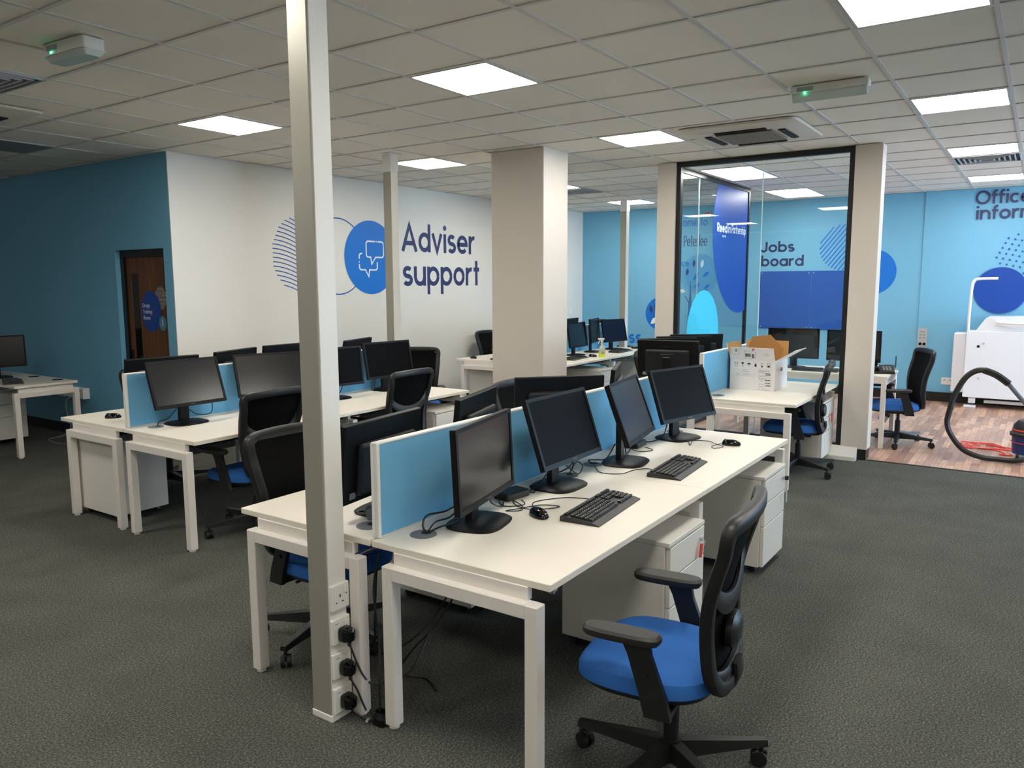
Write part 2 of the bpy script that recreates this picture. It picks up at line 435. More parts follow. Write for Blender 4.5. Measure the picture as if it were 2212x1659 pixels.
box(_b, -4, 8.3, -4.62, -4.5, 0, H); box(_b, 11.9, 12.42, -4.62, -4.5, 0, H); box(_b, 8.3, 11.9, -4.62, -4.5, 0, .35); box(_b, 8.3, 11.9, -4.62, -4.5, 2.55, H)
struct('wall_right', _b, 'wall_white')
_w = BM()
for x in (8.3, 9.47, 10.67, 11.85): box(_w, x, x+.05, -4.59, -4.53, .35, 2.55)
box(_w, 8.3, 11.9, -4.59, -4.53, .35, .4); box(_w, 8.3, 11.9, -4.59, -4.53, 2.5, 2.55)
_win = struct('window_1', _w, 'frame_black')
obj('pane', B1(8.35, 11.85, -4.565, -4.555, .4, 2.5), M['lobby_glass'], _win)
# skirting
struct('baseboard_far', B1(XF-.035, XF, -4.5, YW, 0, .13), 'skirt')
struct('baseboard_back', B1(XL+.02, XF-.035, YW-.015, YW, 0, .11), 'skirt')
_b = BM(); box(_b, XL-.015, XL, YW, DY0, 0, .11); box(_b, XL-.015, XL, DY1, 11.5, 0, .11); struct('baseboard_left', _b, 'skirt')
# columns that carry the ceiling
struct('wall_column', B1(6.18, 6.62, 3.85, 4.44, 0, H, bev=.003), 'pillar')
struct('wall_pillar_right', B1(7.77, 7.95, 1.268, 1.50, .1, H, bev=.003), 'pillar')
struct('wall_pillar_left', B1(7.77, 7.95, 3.23, 3.43, .1, H, bev=.003), 'pillar')
_b = BM(); box(_b, 7.775, 7.945, 1.275, 1.5, 0, .1); box(_b, 7.775, 7.945, 3.23, 3.425, 0, .1); struct('baseboard_pillar', _b, 'skirt')
# floor edge strip between carpet and wood
struct('trim_3', B1(7.785, 7.815, -4.5, 1.268, 0, .004), 'slot')

# door to the training room
door = struct('door_1', B1(XL+.075, XL+.115, DY0+.04, DY1-.065, .01, 1.94), 'door')
fb = BM(); box(fb, XL+.05, XL+.13, DY1-.065, DY1, 0, DZ); box(fb, XL+.05, XL+.13, DY0, DY0+.04, 0, DZ); box(fb, XL+.05, XL+.13, DY0+.04, DY1-.065, 1.94, DZ)
obj('door_frame', fb, M['frame_black'], door)
vp = BM(); y0, y1 = 7.54, 7.70
box(vp, XL+.068, XL+.076, y0, y0+.02, .2, 1.80); box(vp, XL+.068, XL+.076, y1-.02, y1, .2, 1.80); box(vp, XL+.068, XL+.076, y0+.02, y1-.02, 1.78, 1.80)
obj('vision_panel_frame', vp, M['door'], door)
obj('vision_panel', B1(XL+.070, XL+.0745, y0+.02, y1-.02, .2, 1.78), M['gloss'], door)
hb = BM(); box(hb, XL+.065, XL+.075, 7.735, 7.775, .86, 1.0); tube(hb, [(XL+.07, 7.755, .95), (XL+.03, 7.755, .95), (XL+.025, 7.66, .95)], .009)
obj('door_handle', hb, M['gloss'], door)
DX = XL+.0735
FM = lambda X: frame_mtx((X, 0, 0), (0, -1, 0), (0, 0, 1))     # drawing plane on a wall facing -x : local x = -y, local y = z
sg = thing('door_sign', 'royal blue disc sign reading Group Training Room on the brown door', 'sign', (DX, 7.4, 1.4))
def sub(name, parent, bm, m, X):
    o = obj(name, place(bm, FM(X)), m, parent); o.matrix_parent_inverse = Matrix.Translation(-parent.location); return o
b = BM(); flat_poly(b, [p for p in circle_pts(-7.375, 1.4, .175, 60, .205)]); sub('sign_disc', sg, b, M['royal'], DX-.003)
b = BM(); flat_poly(b, circle_pts(-7.175, 1.285, .065, 36, .072)); sub('number_disc', sg, b, M['teal'], DX-.0045)
b = BM(); lettering(b, '1', -7.183, 1.255, .05, None, .3); sub('number', sg, b, M['vin_white'], DX-.006)
for i, t_ in enumerate(('Group', 'Training', 'Room')):
    b = BM(); lettering(b, t_, -7.515+.005*i, 1.44-.062*i, .028, (.128, .158, .118)[i], .24); sub('sign_text', sg, b, M['vin_white'], DX-.006)
b = BM()
for i in range(-7, 8):
    for j in range(-8, 9):
        x, y = i*.0135+(.00675 if j % 2 else 0), j*.0135
        if (x/.095)**2+(y/.115)**2 < 1:
            if ((-7.19+x+7.375)/.178)**2+((1.535+y-1.4)/.208)**2 > 1: flat_poly(b, circle_pts(-7.19+x, 1.535+y, .0042, 8))
sub('sign_dots', sg, b, M['vin_white'], DX-.003)

# ------------------------------------------------------------------ ceiling fittings
def cell_box(i, j): return OX+.6*i, OY+.6*j
lamp_root = None
LAMPS = {(2, -2): 'square light panel in the ceiling, the largest one right of the tall front pole', (2, 2): 'square light panel in the ceiling between the front pole and the blue wall',
 (6, 2): 'light panel in the ceiling right behind the second pole', (6, -2): 'light panel in the ceiling left of the air conditioning cassette',
 (2, -6): 'light panel cut by the top right edge of the photo', (6, -6): 'light panel at the right, between the cut one and the one beside the ribbed vent',
 (10, -6): 'light panel at the right directly in front of the ribbed vent', (14, -6): 'light panel nearest the far wall above the Office lettering',
 (10, -2): 'larger light panel seen through the clear glass partition', (14, -2): 'light panel seen through the glass nearest the Jobs board wall',
 (14, 2): 'light panel behind the thin far pole', (10, 2): 'light panel peeking out right of the broad white column',
 (-2, -2): 'light panel behind the camera', (-2, 2): 'light panel behind the camera on the left', (-2, -6): 'light panel behind the camera on the right'}
for i in (-6, -2, 2): LAMPS[(i, -10)] = 'added light panel out of view on the right side of the room'  # unseen panels added to brighten upright faces turned to the right side
for j in (-6, -2, 2): LAMPS[(-6, j)] = 'added light panel out of view at the back of the room'  # unseen row added behind the camera to lift faces turned towards it
for (i, j), lab in LAMPS.items():
    x, y = cell_box(i, j)
    if lamp_root is None:
        t = thing('ceiling_light', lab, 'ceiling light', (x+.3, y+.3, H), group='square ceiling light panels')
        fb = BM()
        for s in (-1, 1): box(fb, s*.28-.006, s*.28+.006, -.286, .286, -.004, .004); box(fb, -.274, .274, s*.28-.006, s*.28+.006, -.004, .004)
        obj('light_frame', fb, M['tbar'], t)
        obj('diffuser', B1(-.274, .274, -.274, .274, -.002, .006), M['panel'], t)
        lamp_root = t
    else: dup(lamp_root, (x+.3, y+.3, H), 0, lab)
x, y = cell_box(1, 6)
t = thing('ceiling_light_unlit', 'unlit dark light panel in the dim ceiling above the blue wall at the far left', 'ceiling light', (x+.3, y+.3, H))
obj('diffuser', B1(-.285, .285, -.285, .285, -.003, .004), M['off_panel'], t)

def cassette(cx, cy, sx, sy, label):
    t = thing('air_conditioning_cassette', label, 'air conditioner', (cx, cy, H))
    b = BM(); rings_loft(b, [superell(sx/2, sy/2, 14, -.003, 48), superell(sx/2-.01, sy/2-.01, 14, -.018, 48), superell(sx/2-.14, sy/2-.14, 14, -.035, 48)])
    obj('fascia', b, M['ac'], t)
    gx, gy = sx/2-.25, sy/2-.25
    g = BM(); box(g, -gx, gx, -gy, gy, -.042, -.034)
    gr = obj('intake_grille', g, M['slot'], t)
    g = BM(); n = 22
    for k in range(n+1):
        p = -gy+2*gy*k/n; box(g, -gx, gx, p-.003, p+.003, -.048, -.041)
        p = -gx+2*gx*k/n; box(g, p-.003, p+.003, -gy, gy, -.047, -.041)
    obj('grille_bars', g, mat('grille_bar', (150, 140, 122), .5), gr)
    for a in range(4):
        L = (gy if a % 2 == 0 else gx)-.02; d = (gx if a % 2 == 0 else gy)+.075
        s = BM(); box(s, d-.028, d+.028, -L, L, -.044, -.034); box(s, d-.004, d+.004, -L, L, -.049, -.043)
        o = obj('outlet_slot', s, M['slot'], t, rot=(0, 0, pi/2*a))
    return t
cassette(6.62, 2.09, .95, .95, 'square off-white air conditioning cassette in the ceiling in front of the glass partition')
cassette(2.45, 6.45, .9, .9, 'air conditioning cassette cut by the left edge of the photo')
def vent(i, j, label, n=6):
    x, y = cell_box(i, j)
    t = thing('ceiling_vent', label, 'air vent', (x+.3, y+.3, H), group='ceiling air vents')
    f = BM(); 
    for k in range(n):
        r = .285-.045*k
        for s in (-1, 1): box(f, s*r-.006, s*r+.006, -r-.006, r+.006, -.012-.002*k, .004); box(f, -r, r, s*r-.006, s*r+.006, -.012-.002*k, .004)
    obj('louvres', f, M['duct'], t); obj('vent_throat', B1(-.285, .285, -.285, .285, .0, .005), M['slot'], t)
vent(11, -6, 'square louvred air vent right behind a light panel at the right side')
vent(11, 2, 'dark louvred air vent beside the light panel right of the white column')
vent(-1, 2, 'louvred air vent cut by the left edge above the blue wall')
def emergency(cx, cy, L, wd, hh, label, clear):
    t = thing('emergency_light', label, 'emergency light', (cx, cy, H-.002), radians(3 if not clear else 0))
    if clear:
        obj('housing', B1(-.045, .045, -L/2, L/2, -.045, 0, bev=.006), M['em_body'], t)
        b = BM(); tube(b, [(0, -L/2+.01, -.06), (0, L/2-.01, -.06)], .036, 12); o = obj('lens', b, M['em_lens'], t, smooth=True)
    else:
        b = BM(); rings_loft(b, [superell(wd/2, L/2, 8, 0, 40), superell(wd/2, L/2, 8, -.05, 40), superell(wd/2+.006, L/2+.006, 8, -.054, 40), superell(wd/2+.006, L/2+.006, 8, -.06, 40)])
        obj('housing', b, M['em_body'], t)
        b = BM(); rings_loft(b, [superell(wd/2, L/2, 8, -.06, 40), superell(wd/2-.02, L/2-.015, 8, -.085, 40)]); obj('lens', b, M['em_lens'], t)
    b = BM(); bmesh.ops.create_uvsphere(b, u_segments=10, v_segments=6, radius=.007)
    obj('indicator_lamp', b, M['green_led'], t, loc=((-wd/2-.004), L/2-.09, -.05))
    obj('rating_label', B1(-wd/2-.0012, -wd/2, L/2-.14, L/2-.04, -.038, -.012), M['print_grey'], t)
emergency(2.19, 4.21, .36, .13, .08, 'boxy white emergency light with a green lamp on the ceiling at the upper left', False)
emergency(5.29, 1.19, .46, .09, .09, 'slim clear emergency light with a green lamp on the ceiling above the glass partition', True)

# ------------------------------------------------------------------ glass partition
gp = thing('glass_partition', 'clear glass partition in a black frame between two white pillars', 'glass partition', (7.83, 2.365, 0))
def at_world(name, bm, m, root, smooth=False):
    o = obj(name, bm, M[m] if isinstance(m, str) else m, root, smooth=smooth)
    r = root
    o.matrix_parent_inverse = (Matrix.Translation(root.location) @ root.rotation_euler.to_matrix().to_4x4()).inverted(); return o
fb = BM(); box(fb, 7.80, 7.86, 1.50, 1.55, .10, 2.9); box(fb, 7.80, 7.86, 3.185, 3.23, .10, 2.9); box(fb, 7.80, 7.86, 1.55, 3.185, 2.85, 2.9); box(fb, 7.80, 7.86, 1.55, 3.185, .10, .13)
at_world('frame', fb, 'frame_black', gp)
at_world('pane', B1(7.825, 7.837, 1.55, 2.342, .13, 2.85), 'lobby_glass', gp)
at_world('pane', B1(7.825, 7.837, 2.346, 3.185, .13, 2.85), 'lobby_glass', gp)
at_world('glass_joint', B1(7.824, 7.838, 2.341, 2.347, .13, 2.85), mat('glass_edge', (205, 232, 232), .2), gp)
gs = thing('glass_side_screen', 'clear glass side screen inside the lobby carrying the tall royal blue ellipse', 'glass partition', (9.2, 3.33, 0))
fb = BM(); box(fb, 7.9, 10.52, 3.31, 3.35, 2.85, 2.9); box(fb, 10.475, 10.52, 3.31, 3.35, .02, 2.85); box(fb, 7.9, 10.475, 3.31, 3.35, .0, .04)
at_world('frame', fb, 'frame_black', gs)
at_world('pane', B1(7.95, 8.705, 3.325, 3.335, .04, 2.85), 'lobby_glass', gs)
at_world('pane', B1(8.709, 10.475, 3.325, 3.335, .04, 2.85), 'lobby_glass', gs)
at_world('glass_joint', B1(8.704, 8.71, 3.324, 3.336, .04, 2.85), mat('glass_edge_side', (205, 232, 232), .2), gs)
SM = lambda Y: frame_mtx((0, Y, 0), (1, 0, 0), (0, 0, 1))
def clipped(pts, xmax, zmax):
    def clip(P, f):
        out = []
        for a, b in zip(P, P[1:]+P[:1]):
            fa, fb_ = f(a), f(b)
            if fa >= 0: out.append(a)
            if fa*fb_ < 0:
                t = fa/(fa-fb_); out.append((a[0]+(b[0]-a[0])*t, a[1]+(b[1]-a[1])*t))
        return out
    return clip(clip(pts, lambda p: xmax-p[0]), lambda p: zmax-p[1])
dc = BM(); poly_prism(dc, clipped(circle_pts(10.2, 2.3, 1.03, 96), 10.46, 2.845), 0, .002)
place(dc, SM(3.3235)); at_world('blue_disc', dc, 'royal', gs)
lt = BM(); lettering(lt, 'Reed', 9.31, 2.283, .074, .36, .30); lettering(lt, 'in', 9.70, 2.285, .074, .11, .2); lettering(lt, 'Partnership', 9.84, 2.288, .074, .56, .19)
for k in range(3): flat_poly(lt, circle_pts(9.52+.045*k, 2.235, .014, 14))
place(lt, SM(3.3205)); at_world('logo_text', lt, 'vin_white', gs)
dc = BM(); poly_prism(dc, circle_pts(8.93, 1.05, .525, 72), 0, .002); place(dc, SM(3.3235)); at_world('cyan_disc', dc, 'cyan', gs)
tr = BM()
poly_prism(tr, [(7.67, 0), (7.80, 0), (7.80, .115), (7.775, .12), (7.67, .035)], 0, 1, frame_mtx((0, 3.2, 0), (1, 0, 0), (0, 0, 1)) @ Matrix.Diagonal((1, 1, 1.85, 1)))
o = struct('trim_4', tr, 'white')

# ------------------------------------------------------------------ wall graphics
WM = frame_mtx((0, YW-.002, 0), (1, 0, 0), (0, 0, 1)); WM2 = frame_mtx((0, YW-.0035, 0), (1, 0, 0), (0, 0, 1)); WM3 = frame_mtx((0, YW-.005, 0), (1, 0, 0), (0, 0, 1))
def graphic(name, bm, m, mtx, label=None, cat='wall graphic', parent=None):
    o = obj(name, place(bm, mtx), M[m], parent)
    if label: tag(o, label, cat)
    return o
b = BM(); lettering(b, 'Adviser', 7.545, 2.082, .2536, 1.555, .23); lettering(b, 'support', 7.555, 1.638, .2536, 1.645, .23)
graphic('wall_lettering', b, 'navy', WM, 'large navy lettering reading Adviser support on the white wall', 'wall lettering')
ring = graphic('wall_ring', (lambda b: (ribbon(b, circle_pts(6.44, 1.985, .44, 96), .014, closed=True), b)[1])(BM()), 'line_blue', WM, 'thin blue ring outline on the white wall behind the front pole')
hb = BM()
for k in range(26):
    z0 = 1.53+.047*k; pts = []
    for q_ in range(41):
        x = -.44+.88*q_/40; z = z0-.62*(x+.44)**2
        if x*x+(z-1.985)**2 < .44**2: pts.append((5.925+x, z))
    if len(pts) > 2: ribbon(hb, pts, .011)
graphic('hatched_circle', hb, 'line_blue', WM, 'circle of thin curved blue lines left of the front pole on the white wall')
disc = obj('speech_bubble_disc', place((lambda b: (flat_poly(b, circle_pts(6.985, 1.985, .445, 80)), b)[1])(BM()), WM2), M['mid_blue']); tag(disc, 'bright blue disc with two white speech bubbles on the white wall', 'wall graphic')
sb = BM(); r_ = .04
def rrect(x0, x1, y0, y1, r):
    return [arc(x1-r, y1-r, r, 0, 90, n=6), arc(x0+r, y1-r, r, 90, 180, n=6), arc(x0+r, y0+r, r, 180, 270, n=6), arc(x1-r, y0+r, r, 270, 360, n=6)]
c = rrect(6.9, 7.2, 1.99, 2.18, .035)
P = [(7.06, 2.18)]+c[1]+c[2]+[(6.975, 1.99), (6.99, 1.905), (7.06, 1.99)]+c[3]+c[0][:1]+[(7.2, 2.12)]
ribbon(sb, P, .018); ribbon(sb, c[0], .018); ribbon(sb, [(7.10, 2.18), (7.165, 2.18)], .018); flat_poly(sb, circle_pts(7.08, 2.18, .009, 10))
ribbon(sb, [(6.83, 2.03)]+arc(6.815, 1.995, .035, 90, 180, n=6)+[(6.78, 1.965)], .018); flat_poly(sb, circle_pts(6.78, 1.93, .009, 10))
c = rrect(6.78, 7.085, 1.835, 2.0, .035)
ribbon(sb, [(6.78, 1.905)]+c[2]+[(6.88, 1.835), (6.935, 1.755), (6.95, 1.835)]+c[3]+[(7.085, 1.93)], .018)
graphic('speech_bubble_icon', sb, 'vin_white', WM3, parent=disc)
# light switch
t = thing('light_switch', 'small white light switch on the white wall right of the broad column', 'light switch', (11.855, YW, 1.188))
obj('switch_plate', B1(-.06, .06, -.01, 0, -.06, .06, bev=.003), M['white'], t); obj('rocker', B1(-.02, .02, -.014, -.009, -.03, .03), M['white'], t)

FW, FW2, FW3 = FM(XF-.002), FM(XF-.0035), FM(XF-.005)
b = BM(); lettering(b, 'Jobs', -3.672, 2.13, .112, .5, .26); lettering(b, 'board', -3.665, 1.914, .114, .635, .26)
graphic('wall_lettering', b, 'navy', FW, 'navy lettering reading Jobs board on the blue wall behind the glass', 'wall lettering')
b = BM(); lettering(b, 'Office', -.83, 2.692, .125, .62, .25); lettering(b, 'information', -.815, 2.49, .125, 1.22, .25)
graphic('wall_lettering', b, 'navy', FM(XF-.014), 'navy lettering reading Office information at the right edge of the photo', 'wall lettering')
bd = thing('jobs_board', 'wide royal blue notice board under the Jobs board lettering', 'notice board', (XF, 2.95, 1.39))
at_world('board_panel', B1(XF-.014, XF-.002, 2.905, 3.672, .955, 1.835, bev=.002), 'board', bd); at_world('board_panel', B1(XF-.014, XF-.002, 2.19, 2.902, .955, 1.835, bev=.002), 'board', bd)
fx = BM()
for y in (3.64, 2.94, 2.87, 2.22):
    for z in (.985, 1.805): cyl(fx, .008, 0, .004, 10, mtx=frame_mtx((XF-.0145, y, z), (0, -1, 0), (0, 0, 1)))
at_world('fixing_studs', fx, 'plate', bd)
hb = BM()
for k in range(-13, 14):
    d = k*.05; pts = []
    h2 = .335**2-d*d/2*1.0
    if abs(d)/1.0 >= .335*1.0: continue
    L = sqrt(.335**2-d*d); n_ = (sin(radians(38)), -cos(radians(38))); u_ = (cos(radians(52)), sin(radians(52)))
    n_ = (-u_[1], u_[0])
    ribbon(hb, [(-2.47+n_[0]*d-u_[0]*L, 2.17+n_[1]*d-u_[1]*L), (-2.47+n_[0]*d+u_[0]*L, 2.17+n_[1]*d+u_[1]*L)], .017)
graphic('hatched_circle', hb, 'mid_blue', FW2, 'circle of diagonal blue lines above the notice board')
b = BM(); flat_poly(b, circle_pts(-2.07, 1.81, .325, 72)); graphic('blue_disc', b, 'mid_blue', FW, 'bright blue disc half hidden by the right pillar')
b = BM(); flat_poly(b, circle_pts(-.475, 1.547, .307, 72)); cd_ = graphic('blue_disc', b, 'royal', FM(XF-.014), 'royal blue disc with a patch of blue dots on the wall behind the white copier')
b = BM()
for i in range(14):
    for j in range(14):
        x = -.56+.075*i+.03*j-.12; z = 1.80+.062*j-.03*i*.6+.08
        if (x+.16)**2+(z-1.96)**2 < .40**2 and (x+.475)**2+(z-1.547)**2 > .33**2: flat_poly(b, circle_pts(x, z, .013, 10))
graphic('dot_pattern', b, 'line_blue', FM(XF-.014), parent=cd_)
b = BM(); lettering(b, 'Welcome to', -5.27, 2.577, .095, .72, .26)
graphic('wall_lettering', b, 'mid_blue', FW, 'bright blue lettering ending in come to, seen through the glass', 'wall lettering')
b = BM(); lettering(b, 'Peterlee', -4.945, 2.25, .135, .40, .18)
graphic('wall_lettering', b, 'navy', FW, 'navy lettering reading Peterlee, seen through the glass', 'wall lettering')
tc_ = obj('tree_disc', place((lambda b: (flat_poly(b, circle_pts(-4.66, 1.80, .325, 72)), b)[1])(BM()), FW), M['pale']); tag(tc_, 'pale blue disc with a stylised tree and leaves, seen through the glass', 'wall graphic')
b = BM(); lettering(b, 'Office', -5.17, 1.935, .075, .32, .26); graphic('wall_lettering', b, 'mid_blue', FW3, 'bright blue lettering ending in ce over the tree disc', 'wall lettering')
b = BM(); flat_poly(b, [(-4.87, .13), (-4.79, .13), (-4.80, .9), (-4.785, 1.35), (-4.81, 1.72), (-4.835, 1.35)]); ribbon(b, [(-4.80, 1.15), (-4.70, 1.35), (-4.52, 1.55)], .022); ribbon(b, [(-4.81, 1.3), (-4.90, 1.45)], .018)
graphic('tree_trunk', b, 'line_blue', FW2, parent=tc_)
def leaf(bm, cx, cy, L, wd, a):
    pts = []
    for k in range(24):
        t = k/24
        s = 1 if t < .5 else -1; u = (t*2 if t < .5 else 2-t*2)
        x, y = (u-.5)*L, s*wd/2*sin(pi*u)**1.2
        pts.append((cx+x*cos(a)-y*sin(a), cy+x*sin(a)+y*cos(a)))
    flat_poly(bm, pts)
b = BM()
for p in ((-4.76, 1.98, .13, .05, 1.5), (-4.87, 1.84, .13, .05, 1.4)): leaf(b, *p)
graphic('dark_leaves', b, 'navy', FW2, parent=tc_)
b = BM()
for p in ((-4.72, 1.77, .17, .055, 1.0), (-4.55, 1.8, .15, .05, .7), (-4.70, 1.62, .14, .05, .6), (-4.53, 1.60, .14, .05, .7)): leaf(b, *p)
graphic('blue_leaves', b, 'mid_blue', FW2, parent=tc_)
b = BM()
for p in ((-4.62, 1.97, .15, .055, 1.4), (-4.95, 1.53, .12, .06, -.2)): leaf(b, *p)
graphic('white_leaves', b, 'vin_white', FW2, parent=tc_)
d2 = obj('leaf_disc', place((lambda b: (flat_poly(b, circle_pts(-5.32, 1.148, .282, 64)), b)[1])(BM()), FW), M['mid_blue']); tag(d2, 'bright blue disc with dark leaves left of the left pillar', 'wall graphic')
b = BM(); leaf(b, -5.50, 1.22, .15, .055, 1.75); leaf(b, -5.41, 1.26, .15, .055, 1.4); graphic('dark_leaves', b, 'navy', FW2, parent=d2)
b = BM(); leaf(b, -5.44, 1.03, .18, .085, .75); graphic('white_leaf', b, 'vin_white', FW2, parent=d2)
b = BM(); lettering(b, 'ss', -5.905, .632, .15, .235, .26); graphic('wall_lettering', b, 'mid_blue', FW, 'bright blue letters ss low on the far blue wall', 'wall lettering')
t = thing('control_plate', 'grey metal control plate with two black sockets on the blue wall', 'wall plate', (XF-.012, 1.364, .884))
obj('plate', B1(-.008, 0, -.06, .06, -.135, .135, bev=.002), M['plate'], t)
b = BM()
for y in (.022, -.028): cyl(b, .02, 0, .012, 14, mtx=frame_mtx((-.009, y, -.085), (0, -1, 0), (0, 0, 1)))
obj('jack_sockets', b, M['gloss'], t)
b = BM()
for y in (.025, -.02):
    for z in (.04, 0): box(b, -.0095, -.0085, y-.015, y+.015, z-.008, z+.008)
box(b, -.0095, -.0085, -.03, .035, .075, .09); obj('plate_markings', b, M['print_grey'], t)
t = thing('wall_socket', 'white double socket low on the blue wall beside the copier', 'socket', (XF-.0125, 1.02, .29)); obj('socket_plate', B1(-.012, 0, -.075, .075, -.05, .05, bev=.003), M['white'], t)
b = BM()
for y in (.035, -.035): box(b, -.0135, -.0115, y-.01, y+.01, .01, .025)
obj('socket_switches', b, M['print_grey'], t)
t = obj('alarm_sounder', B1(XF-.05, XF-.002, 4.50, 4.58, 2.72, 2.79, bev=.008), M['red']); tag(t, 'small red alarm sounder high on the far wall beside the blue ellipse', 'alarm')

# ================================================================== DESKS
ZT = .705
def leg_frame(bm, x0, x1, y0, y1):
    box(bm, x0, x1, y0, y0+.05, .012, .635, bev=.003); box(bm, x0, x1, y1-.05, y1, .012, .635, bev=.003); box(bm, x0, x1, y0+.049, y1-.049, .585, .635, bev=.003)
def bench_side(label, x0, x1, ylo, yhi, s, side, nmod, grom, group='white bench desks'):
    t = thing('bench_desk', label, 'desk', (x0, s, 0), 0, group)
    L = x1-x0; a, b = ylo-s, yhi-s
    f0, f1 = (-.77, -.09) if side == 'A' else (.03, .69)
    for k in range(nmod):
        obj('tabletop', B1(L*k/nmod+(.001 if k else 0), L*(k+1)/nmod-(.001 if k < nmod-1 else 0), a, b, .68, ZT, bev=.002), M['desk'], t)
    for k in range(nmod+1):
        xs = -.04 if k == 0 else (L-.01 if k == nmod else L*k/nmod-.025)
        lm = BM(); leg_frame(lm, xs, xs+.05, f0, f1)
        lf = obj('leg_frame', lm, M['frame'], t)
        for y in (f0+.025, f1-.025):
            fm = BM(); cyl(fm, .02, 0, .014, 12, xs+.025, y); obj('levelling_foot', fm, M['white'], lf)
        xb = xs+.035 if k == 0 else (xs-.01 if k == nmod else xs+.005)
        obj('spacer_beam', B1(xb, xb+.03, f0+.06, f1-.03, .633, .681, bev=.002), M['frame'], t)
    for y in (f0+.14, f1-.16):
        obj('support_rail', B1(.04, L-.04, y-.025, y+.025, .635, .68), M['rail'], t)
    for gx, gy in grom:
        g = BM(); cyl(g, .052, ZT, ZT+.003, 28, gx-x0, gy-s); g2 = obj('cable_port', g, M['grey'], t)
        obj('port_slot', (lambda b: (cyl(b, .02, ZT+.003, ZT+.0036, 16, gx-x0+.018, gy-s), b)[1])(BM()), M['slot'], g2)
    return t
def divider(label, x0, x1, s):
    t = thing('desk_screen', label, 'desk divider screen', (x0, s, 0), 0, 'blue desk divider screens')
    L = x1-x0
    obj('fabric_panel', B1(.012, L-.012, -.014, .014, .712, 1.066), M['blue_fabric'], t)
    obj('top_rail', B1(.0, L, -.016, .016, 1.064, 1.075, bev=.003), M['alu_white'], t)
    for x in (0, L-.016):
        p = BM(); box(p, x, x+.016, -.018, -.004, .706, 1.07, bev=.002); box(p, x, x+.016, .004, .018, .706, 1.07, bev=.002); box(p, x+.004, x+.012, -.005, .005, .706, 1.07); obj('end_post', p, M['alu_white'], t)
    obj('bottom_rail', B1(.012, L-.012, -.012, .012, .706, .714), M['alu_white'], t)
bench_side('front side of the near bench desk, white top with two keyboards and four monitors', 2.035, 4.85, 1.24, 2.03, 2.035, 'A', 2, [(2.197, 1.913), (3.313, 1.916), (3.586, 1.924), (4.70, 1.92)])
bench_side('far side of the near bench desk, white top behind the tall front pole', 2.035, 4.85, 2.04, 2.81, 2.035, 'B', 2, [(2.161, 2.165), (3.3, 2.16), (3.6, 2.16)])
divider('blue divider screen on the near bench behind its four monitors', 2.063, 4.83, 2.035)
bench_side('front side of the left bench desk, in front of its blue divider', 2.77, 5.55, 4.25, 5.05, 5.055, 'A', 2, [(2.931, 4.93), (4.05, 4.93), (4.3, 4.93)])
bench_side('far side of the left bench desk nearest the blue wall', 2.77, 5.55, 5.06, 5.89, 5.055, 'B', 2, [(2.95, 5.19), (4.05, 5.19)])
divider('blue divider screen on the left bench', 2.797, 5.53, 5.055)
bench_side('front side of the right bench desk, white top carrying the open cardboard box', 6.25, 7.76, 1.55, 2.345, 2.35, 'A', 1, [(6.437, 2.244), (7.5, 2.24)])
bench_side('far side of the right bench desk under the huddle of black monitor backs', 6.25, 7.76, 2.355, 3.13, 2.35, 'B', 1, [])
divider('blue divider screen on the right bench touching the cardboard box', 6.30, 7.74, 2.35)
bench_side('front side of the far bench desk, white top with the spray bottle', 7.82, 10.62, 4.60, 5.395, 5.40, 'A', 2, [(8.0, 5.28), (9.1, 5.28)])
bench_side('far side of the far bench desk along the white wall', 7.82, 10.62, 5.405, 6.20, 5.40, 'B', 2, [])
divider('blue divider screen on the far bench, mostly hidden by monitors', 7.85, 10.60, 5.40)
# corner desk at the far left
t = thing('desk', 'narrow white desk against the dim blue wall at the left edge', 'desk', (3.39, 8.05, 0))
obj('tabletop', B1(0, .59, 0, 1.6, .68, ZT, bev=.002), M['desk'], t)
for y in (-.0, 1.55):
    lm = BM(); box(lm, -.01, .04, y, y+.05, .012, .635, bev=.003); box(lm, .55, .60, y, y+.05, .012, .635, bev=.003); box(lm, .039, .551, y, y+.05, .585, .635, bev=.003); lf = obj('leg_frame', lm, M['frame'], t)
    for x in (.015, .575): obj('levelling_foot', (lambda b: (cyl(b, .02, 0, .014, 12, x, y+.025), b)[1])(BM()), M['white'], lf)
    obj('spacer_beam', B1(.04, .55, y+(.02 if y < 1 else -.0), y+(.05 if y < 1 else .03), .633, .681), M['frame'], t)
for gx, gy in ((.50, .22), (.50, .72)): obj('cable_port', (lambda b: (cyl(b, .05, ZT, ZT+.004, 24, gx, gy), b)[1])(BM()), M['slot'], t)
# reception desk behind the glass
t = thing('reception_desk', 'white four legged desk behind the glass partition with two monitors and phones', 'desk', (8.42, 1.22, 0))
obj('tabletop', B1(0, .70, 0, 1.75, .705, .73, bev=.002), M['desk'], t)
for x in (.0, .655):
    for y in (.01, 1.70): obj('leg', B1(x, x+.045, y, y+.045, 0, .705, bev=.002), M['frame'], t)
for y in (.012, 1.70): obj('end_rail', B1(.045, .655, y, y+.03, .64, .705), M['frame'], t)
for x in (.0, .67): obj('side_rail', B1(x, x+.03, .055, 1.70, .655, .705), M['frame'], t)

